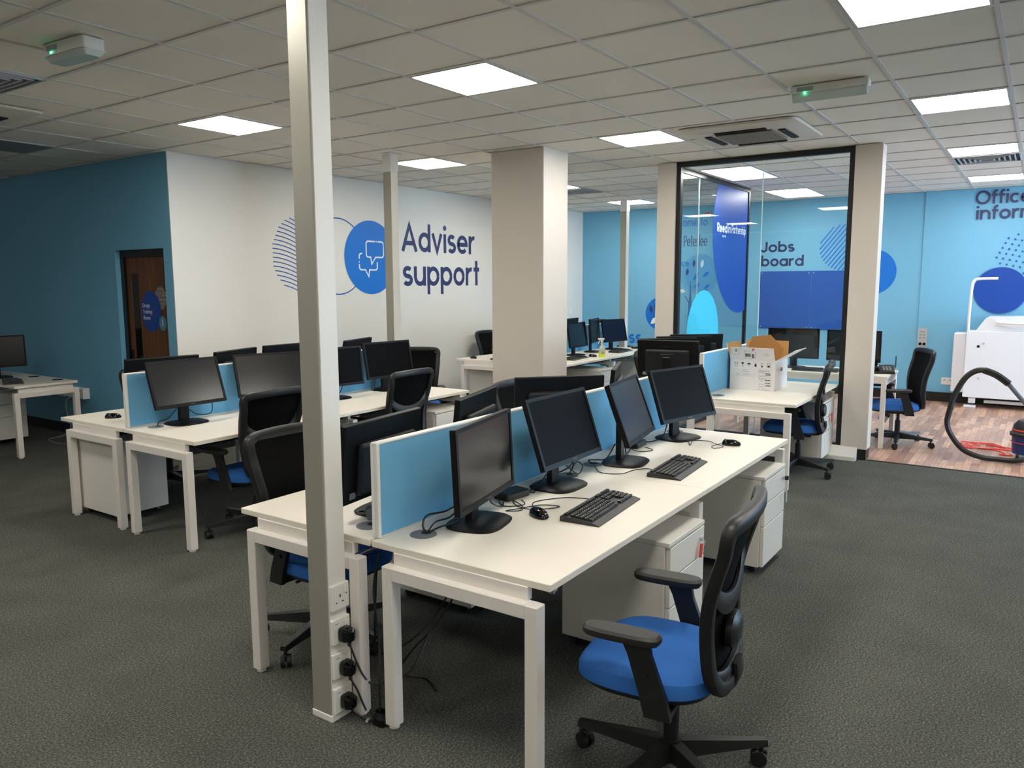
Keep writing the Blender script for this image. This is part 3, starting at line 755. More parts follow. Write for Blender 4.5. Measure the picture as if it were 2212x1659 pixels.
# ------------------------------------------------------------------ drawer pedestals
def pedestal(label, x0, x1, y0, y1, front, lock=True, h=.58):
    t = thing('drawer_pedestal', label, 'drawer pedestal', ((x0+x1)/2, (y0+y1)/2, 0), 0 if front == '-y' else pi, 'white drawer pedestals')
    w_, d = (x1-x0)/2, (y1-y0)/2
    obj('carcass', B1(-w_, w_, -d+.022, d, .05, h-.022, bev=.002), M['ped'], t)
    obj('top_panel', B1(-w_, w_, -d, d, h-.02, h, bev=.002), M['ped'], t)
    zs = [(.052, .285), (.291, .415), (.421, h-.026)]
    for a, b in zs: obj('drawer_front', B1(-w_+.012, w_-.002, -d, -d+.02, a, b, bev=.002), M['ped'], t)
    for x in (-w_+.05, w_-.05):
        for y in (-d+.07, d-.07):
            c = BM(); tube(c, [(x-.012, y, .022), (x+.012, y, .022)], .022, 12); cyl(c, .01, .03, .052, 8, x, y); obj('castor', c, M['black'], t)
    if lock:
        c = BM(); cyl(c, .011, 0, .012, 14, mtx=Matrix.Translation((w_-.05, -d, h-.075)) @ Matrix.Rotation(pi/2, 4, 'X')); obj('lock', c, M['plate'], t)
    return t
pedestal('white drawer pedestal under the near bench with a red key tag', 2.96, 3.37, 1.22, 1.74, '-y')
pedestal('white drawer pedestal at the far end of the near bench with keys in its lock', 4.30, 4.72, 1.215, 1.74, '-y')
pedestal('white drawer pedestal seen from behind under the far side of the near bench', 2.945, 3.36, 2.26, 2.78, '+y', False)
pedestal('white drawer pedestal inside the near leg frame of the left bench', 2.80, 3.19, 5.26, 5.78, '+y', False)
pedestal('white drawer pedestal beyond the monitor backs at the far end of the left bench', 5.02, 5.42, 4.21, 4.74, '-y', False)
pedestal('white drawer pedestal behind the chair at the right bench', 7.34, 7.74, 1.58, 2.1, '-y', False)
pedestal('white drawer pedestal under the far bench right of the column', 8.60, 9.0, 4.52, 5.05, '-y', False)
pedestal('white drawer pedestal at the right end under the far bench', 10.05, 10.47, 4.53, 5.05, '-y', False)
pedestal('white drawer pedestal in the leg frame of the far bench left of the column', 7.95, 8.36, 5.55, 6.1, '+y', False)
pedestal('white drawer pedestal under the corner desk by the blue wall', 3.44, 3.86, 8.93, 9.42, '-y', False)
t = thing('key_tag', 'red key tag hanging from the pedestal lock behind the front chair', 'key tag', (3.30, 1.208, .50))
b = BM(); ribbon(b, [(0, 0), (.0, -.05)], .03); 
obj('tag_label', B1(-.016, .016, -.006, -.002, -.075, -.012, bev=.001, mtx=Matrix.Rotation(.25, 4, 'Y')), M['red'], t); b.free()
b = BM(); tube(b, [(.022, -.004, 0), (.02, -.012, -.01), (.012, -.008, -.025)], .002, 6); obj('key', b, M['plate'], t)
t = thing('key_bunch', 'small bunch of keys hanging from the lock of the pedestal at the bench end', 'keys', (4.665, 1.203, .505))
b = BM(); box(b, -.01, .01, -.022, -.004, -.012, .012, bev=.002); obj('key_head', b, M['gloss'], t)
b = BM(); tube(b, [(0, -.013, -.012), (.006, -.014, -.05), (.003, -.013, -.095)], .0035, 6); box(b, -.004, .012, -.016, -.012, -.15, -.09); obj('hanging_key', b, M['plate'], t)

# ================================================================== MONITORS
W_, H_ = .54, .33
def make_monitor():
    t = thing('monitor', '', 'monitor')
    h = BM(); box(h, -.024, -.001, -W_/2, W_/2, -H_/2, H_/2, bev=.003)
    bz = .016
    box(h, -.002, .003, -W_/2, -W_/2+bz, -H_/2, H_/2); box(h, -.002, .003, W_/2-bz, W_/2, -H_/2, H_/2)
    box(h, -.002, .003, -W_/2+bz, W_/2-bz, H_/2-bz, H_/2); box(h, -.002, .003, -W_/2+bz, W_/2-bz, -H_/2, -H_/2+bz+.006)
    hs = obj('housing', h, M['mon'], t)
    obj('display', B1(-.0015, -.0004, -W_/2+bz, W_/2-bz, -H_/2+bz+.006, H_/2-bz), M['screen'], hs)
    r = BM(); box(r, -.055, -.022, -.195, .195, -.135, .085, bev=.014, seg=2); box(r, -.06, -.05, -.06, .06, -.08, .05, bev=.003)
    for k in range(5): box(r, -.0565, -.053, -.13+.055*k, -.09+.055*k, .062, .068)
    obj('rear_casing', r, M['monback'], hs)
    lg = BM(); lettering(lg, 'ViewSonic', -.045, 0, .0105, .095, .24)
    place(lg, frame_mtx((-.0250, 0, .105), (0, -1, 0), (0, 0, 1))); obj('rear_logo', lg, M['logo'], hs)
    lg = BM(); lettering(lg, 'ViewSonic', -.02, 0, .005, .04, .22); place(lg, frame_mtx((.0034, 0, -H_/2+.008), (0, 1, 0), (0, 0, 1))); obj('front_logo', lg, M['grey'], hs)
    lb = BM(); box(lb, -.0256, -.0244, .185, .225, -H_/2+.018, -H_/2+.045); obj('rating_sticker', lb, M['print_grey'], hs)
    n = BM(); box(n, -.028, .002, -.038, .038, .012, .30, bev=.006); box(n, -.008, .012, -.034, .034, .22, .30, bev=.004)
    obj('stand_neck', n, M['mon'], t)
    b = BM(); rings_loft(b, [superell(.115, .135, 3.2, 0, 44, .02), superell(.118, .138, 3.2, .006, 44, .02), superell(.108, .128, 3.2, .013, 44, .02), superell(.07, .085, 3, .016, 44, .005), superell(.05, .06, 3, .019, 44, -.008)])
    obj('stand_base', b, M['mon'], t, smooth=True)
    return t
_mon = make_monitor(); _first = [True]
def monitor(x, y, z, yaw, tilt, label, group, desk=ZT):
    bx, by = x-.055*cos(yaw), y-.055*sin(yaw)
    if _first[0]:
        r = _mon; r.location = (bx, by, desk); r.rotation_euler = (0, 0, yaw); r['label'] = label; r['group'] = group; _first[0] = False
    else: r = dup(_mon, (bx, by, desk), yaw, label, group)
    hs = kid(r, 'housing'); hs.location = (.055, 0, z-desk); hs.rotation_euler = (0, -tilt, 0)
    nk = kid(r, 'stand_neck'); nk.scale = (1, 1, max(.6, (z-desk+.02)/.30))
    return r
g1, g2, g3, g4 = 'monitors on the near bench', 'monitors on the left bench', 'monitor backs on the right bench', 'monitors on the far bench'
m1 = monitor(2.442, 1.786, .970, -1.352, .049, 'nearest front facing monitor on the near bench, upright with a glossy reflecting screen', g1)
m2 = monitor(3.107, 1.813, .995, -1.568, .325, 'tilted black monitor behind the nearer keyboard and mouse', g1)
m3 = monitor(3.735, 1.764, 1.001, -1.392, .355, 'turned monitor with a bluish reflection, third along the near bench', g1)
m4 = monitor(4.501, 1.786, .991, -1.817, .350, 'tilted monitor at the far end of the near bench beside a mouse', g1)
monitor(2.37, 2.30, .945, 1.70, .1, 'black monitor back just right of the tall front pole', g1)
monitor(3.03, 2.30, .968, 1.865, .1, 'black monitor back rising over the divider in front of the white column', g1)
monitor(3.861, 2.30, .967, .848, .1, 'wide monitor back rising over the divider right of the column foot', g1)
monitor(4.55, 2.30, .965, 1.957, .1, 'narrow edge of a monitor back lit grey, near the far end of the near bench', g1)
mf1 = monitor(3.14, 4.86, .995, -1.578, .315, 'tilted front facing monitor at the near end of the left bench', g2)
mf2 = monitor(3.85, 4.86, .985, -1.87, .33, 'front facing monitor on the left bench cut by the tall front pole', g2)
mf3 = monitor(4.51, 4.86, .976, -1.75, .12, 'monitor on the left bench just right of the tall front pole', g2)
mf4 = monitor(5.17, 4.87, .986, -1.68, .2, 'front facing monitor at the far end of the left bench by the second pole', g2)
monitor(3.25, 5.34, .975, 1.43, .1, 'monitor back behind the left bench divider, directly below the brown door', g2)
monitor(3.87, 5.34, .985, 1.90, .1, 'monitor back peeking over the divider between two front facing monitors of the left bench', g2)
monitor(4.42, 5.35, .995, 1.57, .1, 'monitor back on the left bench against the white wall left of the front pole', g2)
monitor(5.2, 5.34, .992, 1.895, .2, 'slanted monitor back over the divider right of the front pole', g2)
monitor(6.42, 2.70, 1.0, .18, .1, 'foremost of the four monitor backs huddled on the right bench', g3)
monitor(6.67, 2.82, 1.0, .75, .1, 'second of the four huddled monitor backs, counted from the camera', g3)
monitor(7.0, 2.80, 1.0, .75, .1, 'third of the four huddled monitor backs, counted from the camera', g3)
monitor(7.33, 2.80, 1.0, .75, .1, 'rearmost of the four monitor backs huddled on the right bench', g3)
monitor(9.06, 5.10, .98, -1.5, .15, 'monitor on the far bench half hidden by the white column', g4)
monitor(9.64, 5.15, 1.01, -1.299, .07, 'sharply turned monitor left of the spray bottle on the far bench', g4)
monitor(10.2, 5.13, .98, -1.75, .2, 'front facing monitor behind the spray bottle on the far bench', g4)
monitor(9.9, 5.72, .99, 1.7, .1, 'monitor back on the far side of the far bench near the light switch', g4)
monitor(8.06, 5.72, .99, 2.0, .25, 'monitor edge showing left of the white column on the far bench', g4)
monitor(3.62, 8.95, .98, -1.78, .08, 'dim monitor on the corner desk at the left edge of the photo', 'single monitors')
monitor(8.80, 2.24, 1.0, 3.22, 0.0, 'monitor on the reception desk behind the glass, left of the two', 'monitors on the reception desk', .73)
monitor(8.80, 1.62, .995, 3.10, 0.0, 'monitor on the reception desk crossed by the black glass frame', 'monitors on the reception desk', .73)

for _m in (m2, m4, mf3, mf4):
    _d = kid(kid(_m, 'housing'), 'display'); _d.material_slots[0].link = 'OBJECT'; _d.material_slots[0].material = M['screen_matte']

# ------------------------------------------------------------------ keyboards and mice
def make_keyboard():
    t = thing('keyboard', '', 'keyboard')
    b = BM(); poly_prism(b, [(-.083, 0), (.09, 0), (.09, .02), (.07, .022), (-.055, .012), (-.083, .005)], -.23, .23, Matrix(((0, 0, 1, 0), (1, 0, 0, 0), (0, 1, 0, 0), (0, 0, 0, 1))))
    obj('body', b, M['kbody'], t)
    k = BM(); rows = [.070, .041, .021, .001, -.019, -.039]; lg = BM()
    for ri, y in enumerate(rows):
        z = .0155+(y+.06)*.075
        segs = [(-.215, 15, .0192), (.088, 3, .0192), (.152, 4, .0185)]
        for x0, n, st in segs:
            if x0 == .088 and ri in (3, 4): continue
            if ri == 5 and x0 < 0:
                for a, b_ in ((-.215, -.19), (-.185, -.165), (-.16, -.14), (-.135, -.02), (-.015, .005), (.01, .03), (.035, .06)): box(k, a, b_, y-.0075, y+.0075, z-.004, z+.005)
                continue
            for q_ in range(n): box(k, x0+st*q_, x0+st*q_+.0155, y-.008, y+.008, z-.004, z+.005); ribbon(lg, [(x0+st*q_+.004, y+.003), (x0+st*q_+random.uniform(.0065, .0095), y+.003)], .0036, z+.0058)
    obj('keys', k, M['keys'], t); obj('key_legends', lg, M['white'], t)
    return t
_kb = make_keyboard(); _fk = [True]
def keyboard(x, y, rz, label, z=ZT):
    if _fk[0]: r = _kb; r.location = (x, y, z); r.rotation_euler = (0, 0, rz); r['label'] = label; r['group'] = 'black keyboards'; _fk[0] = False; return r
    return dup(_kb, (x, y, z), rz, label, 'black keyboards')
kb1 = keyboard(2.872, 1.49, .075, 'black keyboard nearest the camera on the near bench')
kb2 = keyboard(3.737, 1.498, .07, 'second black keyboard farther along the near bench')
keyboard(9.87, 4.86, .05, 'black keyboard right of the spray bottle on the far bench')
keyboard(8.62, 4.88, .1, 'black keyboard on the far bench emerging right of the white column')
keyboard(3.55, 8.45, 1.2, 'dim black keyboard below the monitor on the corner desk')
keyboard(8.60, 1.95, -1.5, 'black keyboard on the reception desk behind the glass', .73)
def make_mouse():
    t = thing('mouse', '', 'mouse')
    b = BM(); rr = []
    for s, z in ((.92, 0), (1, .006), (.97, .014), (.82, .026), (.55, .033), (.15, .0355)): rr.append(superell(.03*s, .056*s, 2.4, z*1.0, 28, 0, .002*(1-s)*10))
    rings_loft(b, rr); obj('shell', b, M['gloss'], t, smooth=True)
    w2 = BM(); tube(w2, [(-.003, .035, .0305), (.003, .035, .0305)], .0075, 12); obj('scroll_wheel', w2, M['grey'], t)
    return t
_ms = make_mouse(); _fm = [True]
def mouse(x, y, rz, label, z=ZT):
    if _fm[0]: r = _ms; r.location = (x, y, z); r.rotation_euler = (0, 0, rz); r['label'] = label; r['group'] = 'black mice'; _fm[0] = False; return r
    return dup(_ms, (x, y, z), rz, label, 'black mice')
ms1 = mouse(2.64, 1.665, -.45, 'glossy black mouse left of the nearest keyboard')
ms2 = mouse(4.475, 1.47, .25, 'black mouse at the far end of the near bench')
mouse(10.45, 4.92, .3, 'black mouse at the right end of the far bench')
mouse(8.98, 4.83, .2, 'black mouse left of the spray bottle on the far bench')
mouse(7.97, 6.03, 2.9, 'black mouse on the far bench left of the white column')
mouse(2.965, 5.53, .9, 'black mouse beside the divider end on the left bench')

# ------------------------------------------------------------------ cables (each belongs to what it hangs from)
def cable(root, P, r=.0028, m='cable', n=7, name='cable'):
    b = BM(); tube(b, catmull(P, n), r, 6); return at_world(name, b, m, root)
z = ZT+.004
cable(m1, [(2.40, 1.85, .82), (2.33, 1.90, .77), (2.25, 1.935, .765), (2.215, 1.93, .735), (2.215, 1.915, z)], .004)
cable(m1, [(2.40, 1.86, .80), (2.35, 1.90, .74), (2.28, 1.92, .732), (2.22, 1.91, z)], .0035)
cable(m1, [(2.39, 1.83, .78), (2.36, 1.87, .725), (2.27, 1.89, .72), (2.225, 1.905, z)], .0035)
cable(m1, [(2.55, 1.86, .80), (2.60, 1.88, .74), (2.66, 1.87, z), (2.72, 1.90, z)], .003)
cable(m2, [(3.10, 1.88, .80), (3.14, 1.90, .75), (3.22, 1.86, .77), (3.30, 1.88, .785), (3.33, 1.90, .74), (3.31, 1.915, z)], .0035)
cable(m2, [(3.06, 1.88, .78), (3.0, 1.89, .73), (2.92, 1.91, z), (2.84, 1.93, z+.01)], .0035)
cable(m2, [(3.18, 1.85, .79), (3.26, 1.83, .735), (3.36, 1.86, .75), (3.37, 1.90, .765), (3.31, 1.905, .72)], .003)
cable(m3, [(3.72, 1.86, .80), (3.66, 1.88, .73), (3.62, 1.92, .725), (3.57, 1.94, .73), (3.585, 1.924, z)], .0035)
cable(m3, [(3.78, 1.83, .80), (3.86, 1.86, .72), (3.98, 1.90, z), (4.08, 1.93, z)], .003)
cable(m4, [(4.48, 1.88, .80), (4.42, 1.88, .73), (4.32, 1.90, z), (4.22, 1.93, z+.01)], .0035)
cable(m4, [(4.53, 1.86, .80), (4.58, 1.84, .73), (4.66, 1.88, .75), (4.68, 1.90, .83)], .0035)
cable(kb1, [(2.94, 1.578, z+.01), (2.97, 1.64, z), (2.93, 1.72, z), (2.80, 1.79, z), (2.72, 1.72, z), (2.80, 1.66, z), (2.78, 1.74, z), (2.70, 1.79, z), (2.74, 1.86, z), (2.80, 1.90, z)], .0022)
cable(ms1, [(2.672, 1.72, z+.006), (2.69, 1.78, z), (2.62, 1.82, z), (2.66, 1.77, z), (2.72, 1.80, z), (2.77, 1.88, z)], .0022)
cable(kb2, [(3.60, 1.585, z+.01), (3.64, 1.64, z), (3.58, 1.68, z), (3.47, 1.70, z), (3.44, 1.80, z), (3.57, 1.905, z)], .0022)
cable(ms2, [(4.455, 1.525, z+.004), (4.37, 1.55, z), (4.32, 1.52, z), (4.39, 1.49, z), (4.42, 1.55, z+.006), (4.50, 1.62, z), (4.46, 1.70, z), (4.33, 1.67, z), (4.45, 1.74, z), (4.5, 1.86, z)], .0022)
cable(mf1, [(3.13, 4.99, .80), (3.06, 4.99, .74), (2.98, 4.96, .735), (2.945, 4.94, z)], .0035)
cable(mf1, [(3.20, 4.98, .80), (3.28, 4.98, .74), (3.38, 4.96, .74), (3.40, 4.97, .83)], .0035)
cable(mf3, [(4.54, 4.97, .80), (4.62, 4.95, .73), (4.68, 4.96, .80)], .0035)
cable(mf4, [(5.20, 4.99, .80), (5.08, 4.97, .74), (5.02, 4.93, z), (5.10, 4.90, z)], .003)
def brick(x, y, rz, label):
    t = thing('power_brick', label, 'power adaptor', (x, y, ZT), rz, 'black power adaptors')
    obj('brick_body', B1(-.075, .075, -.045, .045, 0, .035, bev=.006), M['black'], t)
    b = BM()
    for k in range(4): tube(b, [(-.055+.035*k, .045, .018), (-.06+.036*k, .065, .016)], .006, 8)
    obj('brick_connectors', b, M['cable'], t)
    b = BM(); tube(b, catmull([(.075, -.01, .015), (.12, -.03, .004), (.17, .01, .004), (.25, .05, .004)], 6), .003, 6); tube(b, catmull([(-.075, 0, .015), (-.11, -.03, .004), (-.13, -.09, .004), (-.06, -.13, .004), (-.01, -.07, .004)], 6), .0025, 6); obj('cable', b, M['cable'], t)
brick(2.82, 1.925, -.15, 'black power adaptor with plugged leads behind the nearest monitor')
brick(4.13, 1.935, .1, 'black power adaptor between the third and fourth monitors of the near bench')

# ================================================================== CHAIRS  (local +y is where the sitter looks)
def back_y(z):                      # profile of the backrest: lumbar forward, top leaning back
    t = (z-.40)/.57
    return -.165-.035*t+.05*sin(pi*min(1, t*1.25))*.6-.035*max(0, t-.55)**1.5*2.2
def make_chair(base_rot):
    t = thing('office_chair', '', 'office chair')
    for k in range(5):
        a = base_rot+2*pi*k/5
        l = BM(); P = [(.02, 0), (.16, 0), (.30, 0)]
        rings_loft(l, [[(x, -wd, zb), (x, wd, zb), (x, wd*.7, zt), (x, -wd*.7, zt)] for x, wd, zb, zt in ((.015, .030, .062, .125), (.10, .026, .068, .118), (.24, .021, .074, .104), (.342, .017, .074, .096))])
        lg = obj('leg', l, M['black'], t, rot=(0, 0, a))
        c = BM(); cyl(c, .008, .05, .078, 10, .325, 0)
        for s in (-1, 1): tube(c, [(.333, s*.006, .028), (.333, s*.022, .028)], .028, 18)
        box(c, .305, .355, -.006, .006, .03, .058, bev=.003)
        ca = 2.1*k+.6
        bmesh.ops.transform(c, matrix=Matrix.Translation((.325, 0, 0)) @ Matrix.Rotation(ca, 4, 'Z') @ Matrix.Translation((-.325, 0, 0)), verts=c.verts)
        obj('caster', c, M['black'], lg)
    g = BM(); cyl(g, .036, .06, .13, 20); cyl(g, .026, .12, .25, 20); cyl(g, .016, .24, .345, 16); obj('gas_column', g, M['black'], t, smooth=True)
    m = BM(); box(m, -.085, .085, -.11, .14, .325, .37, bev=.012, seg=2); tube(m, [(.08, .04, .345), (.21, .05, .34)], .007, 8); tube(m, [(-.08, -.03, .345), (-.2, -.02, .34)], .007, 8); obj('tilt_mechanism', m, M['black'], t)
    s = BM(); n = 48
    def seatring(sc_, z, drop):
        out = []
        for x, y, _ in superell(.245*sc_, .235*sc_, 3.0, 0, n, 0, .065):
            f = max(0, (y-.15)/.15)
            out.append((x*(1-.05*max(0, -y/.2)), y, z-drop*f*f+.012*(abs(x)/.245)**2*(1 if z > .4 else 0)))
        return out
    rings_loft(s, [seatring(.955, .378, .010), seatring(1.0, .388, .012), seatring(1.0, .408, .014), seatring(.975, .424, .020), seatring(.90, .434, .020), seatring(.7, .438, .012), seatring(.4, .436, .004), seatring(.1, .434, 0)])
    obj('seat', s, M['seat'], t, smooth=True)
    s = BM(); rings_loft(s, [seatring(.72, .358, 0), seatring(.93, .364, .008), seatring(.965, .380, .010)]); obj('seat_pan', s, M['black'], t, smooth=True)
    # backrest loop
    def wz(z):
        t_ = (z-.40)/.57; return .178+.055*min(1, t_*1.3)
    loop = []
    zb, zt = .405, .962
    for x in (-.10, 0, .10): loop.append((x, zb))
    for z in (.425, .48, .56, .64, .72, .80, .87): loop.append((wz(z)-(.03 if z < .43 else 0), z))
    loop += [(.238, .925), (.217, .958), (.11, .967), (0, .969), (-.11, .967), (-.217, .958), (-.238, .925)]
    for z in (.87, .80, .72, .64, .56, .48, .425): loop.append((-wz(z)+(.03 if z < .43 else 0), z))
    P = catmull([(x, back_y(z), z) for x, z in loop], 4, closed=True)
    # hollow sideways: centre sits a little behind the side rails
    P = [Vector((p.x, p.y-.03*(1-min(1, (p.x/.235)**2)), p.z)) for p in P]
    fr = BM(); sweep(fr, P, (0, 1, 0), .025, .021, 12, True, 3.6)
    lowbar = catmull([(-.165, back_y(.45)-.01, .45), (-.09, back_y(.44)-.03, .437), (.09, back_y(.44)-.03, .437), (.165, back_y(.45)-.01, .45)], 5); sweep(fr, lowbar, (0, 1, 0), .028, .014, 8)
    U = catmull([(-.222, back_y(.80)+.0, .80), (-.195, back_y(.74)-.012, .735), (-.11, back_y(.69)-.03, .682), (0, back_y(.67)-.038, .664), (.11, back_y(.69)-.03, .682), (.195, back_y(.74)-.012, .735), (.222, back_y(.80), .80)], 5)
    nU = len(U); sweep(fr, U, (0, 1, 0), [.022+.014*sin(pi*i/(nU-1)) for i in range(nU)], .011, 8)
    obj('backrest_frame', fr, M['black'], t, smooth=True)
    mb = BM(); rows = []
    zs = [zb+.01+(zt-zb-.02)*k/16 for k in range(17)]
    for z in zs:
        hw = wz(z)-.006 if z < .9 else wz(.9)-.006-(.035 if z > .94 else .008)
        if z < .43: hw -= .03
        us = [-1+2*i/12 for i in range(13)]
        rows.append([mb.verts.new((hw*u, back_y(z)+.012-.030*(1-u*u), z)) for u in us]+[mb.verts.new((hw*u, back_y(z)+.007-.030*(1-u*u), z)) for u in us[::-1]])
    for a, b in zip(rows, rows[1:]):
        for i in range(26): mb.faces.new((a[i], a[(i+1) % 26], b[(i+1) % 26], b[i]))
    mb.faces.new(rows[0][::-1]); mb.faces.new(rows[-1])
    obj('mesh_back', mb, M['weave'], t, smooth=True)
    lp = BM(); rings_loft(lp, [[(x, y_, z_) for x, z_, y_ in [(q_[0], q_[1]+.56, back_y(.56)-yy) for q_ in superell(.075*sc_, .055*sc_, 2.4, 0, 28)]] for sc_, yy in ((1, .035), (1, .055), (.7, .068), (.3, .070))])
    obj('lumbar_pad', lp, M['black'], t, smooth=True)
    br = BM(); sweep(br, catmull([(0, -.05, .345), (0, -.12, .345), (0, -.185, .36), (0, -.215, .41), (0, -.212, .46)], 5), (1, 0, 0), .012, .045, 8); obj('back_bracket', br, M['black'], t, smooth=True)
    for s in (-1, 1):
        u = BM(); rings_loft(u, [[(s*.255-.011, y-d, z), (s*.255+.011, y-d, z), (s*.255+.011, y+d, z), (s*.255-.011, y+d, z)] for y, z, d in ((-.025, .335, .042), (-.01, .40, .042), (.035, .53, .038), (.05, .575, .045))])
        box(u, min(s*.10, s*.262), max(s*.10, s*.262), -.065, .015, .335, .352, bev=.004)
        cyl(u, .009, -.004, .004, 10, mtx=Matrix.Translation((s*.268, .015, .47)) @ Matrix.Rotation(pi/2, 4, 'Y'))
        ur = obj('armrest', u, M['black'], t)
        p = BM(); rings_loft(p, [superell(.036, .118, 3.5, .572, 32, s*.255, .095), superell(.042, .125, 3.5, .580, 32, s*.255, .095), superell(.042, .125, 3.5, .594, 32, s*.255, .095), superell(.034, .117, 3.2, .602, 32, s*.255, .095)])
        obj('arm_pad', p, mat('arm_pad_grey', (44, 42, 41), .5), ur, smooth=True)
    return t
_chair = make_chair(radians(16)); _fc = [True]
def chair(x, y, facing, label, sz=1.0):
    rz = radians(facing-90)
    if _fc[0]: r = _chair; r.location = (x, y, 0); r.rotation_euler = (0, 0, rz); r['label'] = label; r['group'] = 'blue seated office chairs'; _fc[0] = False
    else: r = dup(_chair, (x, y, 0), rz, label, 'blue seated office chairs')
    r.scale = (1, 1, sz); return r
chair(2.345, .945, 97, 'nearest office chair in the right foreground, bright blue seat and black mesh back')
chair(7.0, 1.70, 99, 'office chair at the right bench in front of the glass partition')
chair(8.77, 1.15, 116, 'office chair on the wood floor right of the right pillar')
chair(2.42, 2.72, -92, 'office chair facing the camera behind the near bench, left of the front pole')
chair(4.48, 2.82, -92, 'office chair back peeking out left of the wide monitor back below the column')
chair(7.31, 3.10, -90, 'office chair behind the huddled monitor backs on the right bench')
chair(3.27, 4.33, 91, 'left bench chair with its back to the camera, left of the front pole')
chair(4.62, 4.33, 91, 'left bench chair with its back to the camera, right of the front pole')
chair(3.62, 5.92, -93, 'office chair mostly hidden behind the left bench divider near the brown door')
chair(6.12, 5.38, -138, 'office chair standing past the far end of the left bench, near the white wall')
chair(9.12, 6.44, -90, 'office chair at the far bench seen left of the white column')
chair(11.2, 5.68, -90, 'raised office chair behind the far bench, beside the thin far pole', 1.09)

# ================================================================== SERVICE POLES
def service_pole(x0, x1, y0, y1, label, collar):
    t = thing('service_pole', label, 'service pole', ((x0+x1)/2, (y0+y1)/2, 0), 0, 'service poles')
    a, b = (x1-x0)/2, (y1-y0)/2
    obj('pole_body', B1(-a, a, -b+.006, b, .02, H, bev=.002), M['alu'], t)
    c = BM(); box(c, -a+.006, a-.004, -b, -b+.008, .02, H, bev=.001); obj('cover_strip', c, M['white'], t)
    obj('foot_cap', B1(-a-.003, a+.003, -b-.004, b+.003, 0, .026, bev=.002), M['white'], t)
    if collar: obj('ceiling_collar', B1(-a-.004, a+.004, -b-.004, b+.004, H-.17, H, bev=.002), M['alu_white'], t); obj('collar_flange', B1(-a-.03, a+.03, -b-.03, b+.03, H-.006, H), M['alu_white'], t)
    return t
sp = service_pole(1.905, 2.0, 2.135, 2.24, 'tall white service pole in the foreground with four sockets at its foot', False)
service_pole(5.645, 5.745, 5.24, 5.34, 'second service pole, at the far end of the left bench', True)
service_pole(10.76, 10.86, 5.24, 5.34, 'thin far service pole at the end of the far bench', True)
for i, zc in enumerate((.492, .358, .222, .083)):
    s = BM(); zc_ = max(zc, .08); box(s, -.044, .046, -.068, -.0525, zc_-.05, zc_+.05, bev=.003)
    so = obj('socket_plate', s, M['white'], sp)
    d = BM(); box(d, .012, .026, -.0715, -.066, zc_+.012, zc_+.036, bev=.001); obj('socket_switch', d, M['white'], so)
    if i == 0:
        d = BM(); box(d, -.004, .002, -.0686, -.067, zc_-.002, zc_+.010); box(d, -.024, -.016, -.0686, -.067, zc_-.022, zc_-.018); box(d, .008, .016, -.0686, -.067, zc_-.022, zc_-.018); box(d, .028, .034, -.0686, -.067, zc_+.004, zc_+.008); obj('socket_holes', d, M['slot'], so)
    else:
        d = BM(); box(d, -.03, -.012, -.0686, -.067, zc_+.030, zc_+.033); obj('socket_marking', d, M['print_grey'], so)
PX, PY = 1.9525, 2.135
ends = [[(1.968, 2.062, .245), (1.974, 2.04, .20), (1.98, 2.015, .172), (1.985, 1.985, .166), (2.03, 1.95, .17), (2.10, 1.90, .2), (2.25, 1.93, .3)],
        [(1.970, 2.062, .125), (1.975, 2.045, .085), (1.98, 2.025, .045), (1.985, 2.005, .02), (1.992, 1.985, .014)],
        [(1.970, 2.066, .028), (1.975, 2.05, .018), (1.978, 2.02, .012), (1.985, 1.995, .012)]]
for zc, lab, P in zip((.345, .21, .075), ('upper black plug on the front service pole', 'middle black plug on the front service pole', 'lowest black plug on the front service pole'), ends):
    t = thing('plug', lab, 'power plug', (PX+.006, 2.118, zc), 0, 'black plugs on the front pole')
    b = BM(); rings_loft(b, [superell(.026, .029, 4, 0, 32), superell(.026, .029, 4, .022, 32), superell(.020, .024, 4, .042, 32), superell(.012, .014, 3, .046, 32)])
    place(b, frame_mtx((0, -.003, 0), (1, 0, 0), (0, 0, 1))); obj('plug_body', b, M['gloss'], t)
    P = [(PX+.006, 2.098, zc-.02), (PX+.010, 2.082, zc-.05 if zc > .1 else .04)]+P
    cable(t, P, .0042, name='lead')
    q_ = P[4]; b = BM(); tube(b, [Vector(P[4])-Vector((.01, .004, -.002)), Vector(P[4])+Vector((.012, .004, -.002))], .0056, 8); at_world('cable_tag', b, 'plate', t)
t = thing('plug', 'loose black plug lying on the carpet between the two near leg frames', 'power plug', (2.005, 1.975, 0))
b = BM(); rings_loft(b, [superell(.026, .03, 4, 0.002, 28), superell(.026, .03, 4, .03, 28), superell(.018, .02, 4, .052, 28)]); obj('plug_body', b, M['gloss'], t)
cable(t, [(2.005, 1.98, .05), (2.01, 1.985, .16), (2.05, 2.02, .30), (2.06, 2.05, .5), (2.08, 2.035, .64)], .0045, name='lead')
t = thing('cable_bundle', 'bundle of blue and grey data cables looping from the front pole under the near bench', 'cables', (2.0, 2.15, .6))
for dz, mm in ((0, 'cable_blue'), (.008, 'cable_grey'), (.016, 'cable_blue')):
    cable(t, [(2.0, 2.16, .54+dz*2), (2.025, 2.13, .60+dz*1.5), (2.08, 2.08, .64+dz), (2.15, 2.04, .645+dz*.3)], .003, mm)
t = thing('hanging_cable', 'pair of black cables hanging to the carpet under the near bench', 'cables', (2.3, 1.95, .3))
cable(t, [(2.42, 1.88, .64), (2.38, 1.88, .46), (2.30, 1.94, .30), (2.22, 2.02, .18), (2.25, 2.10, .06), (2.35, 2.05, .006), (2.30, 1.95, .005)], .004)
cable(t, [(2.40, 1.90, .64), (2.36, 1.91, .44), (2.24, 1.98, .27), (2.12, 2.08, .2), (2.07, 2.06, .3), (2.08, 2.05, .6)], .004)

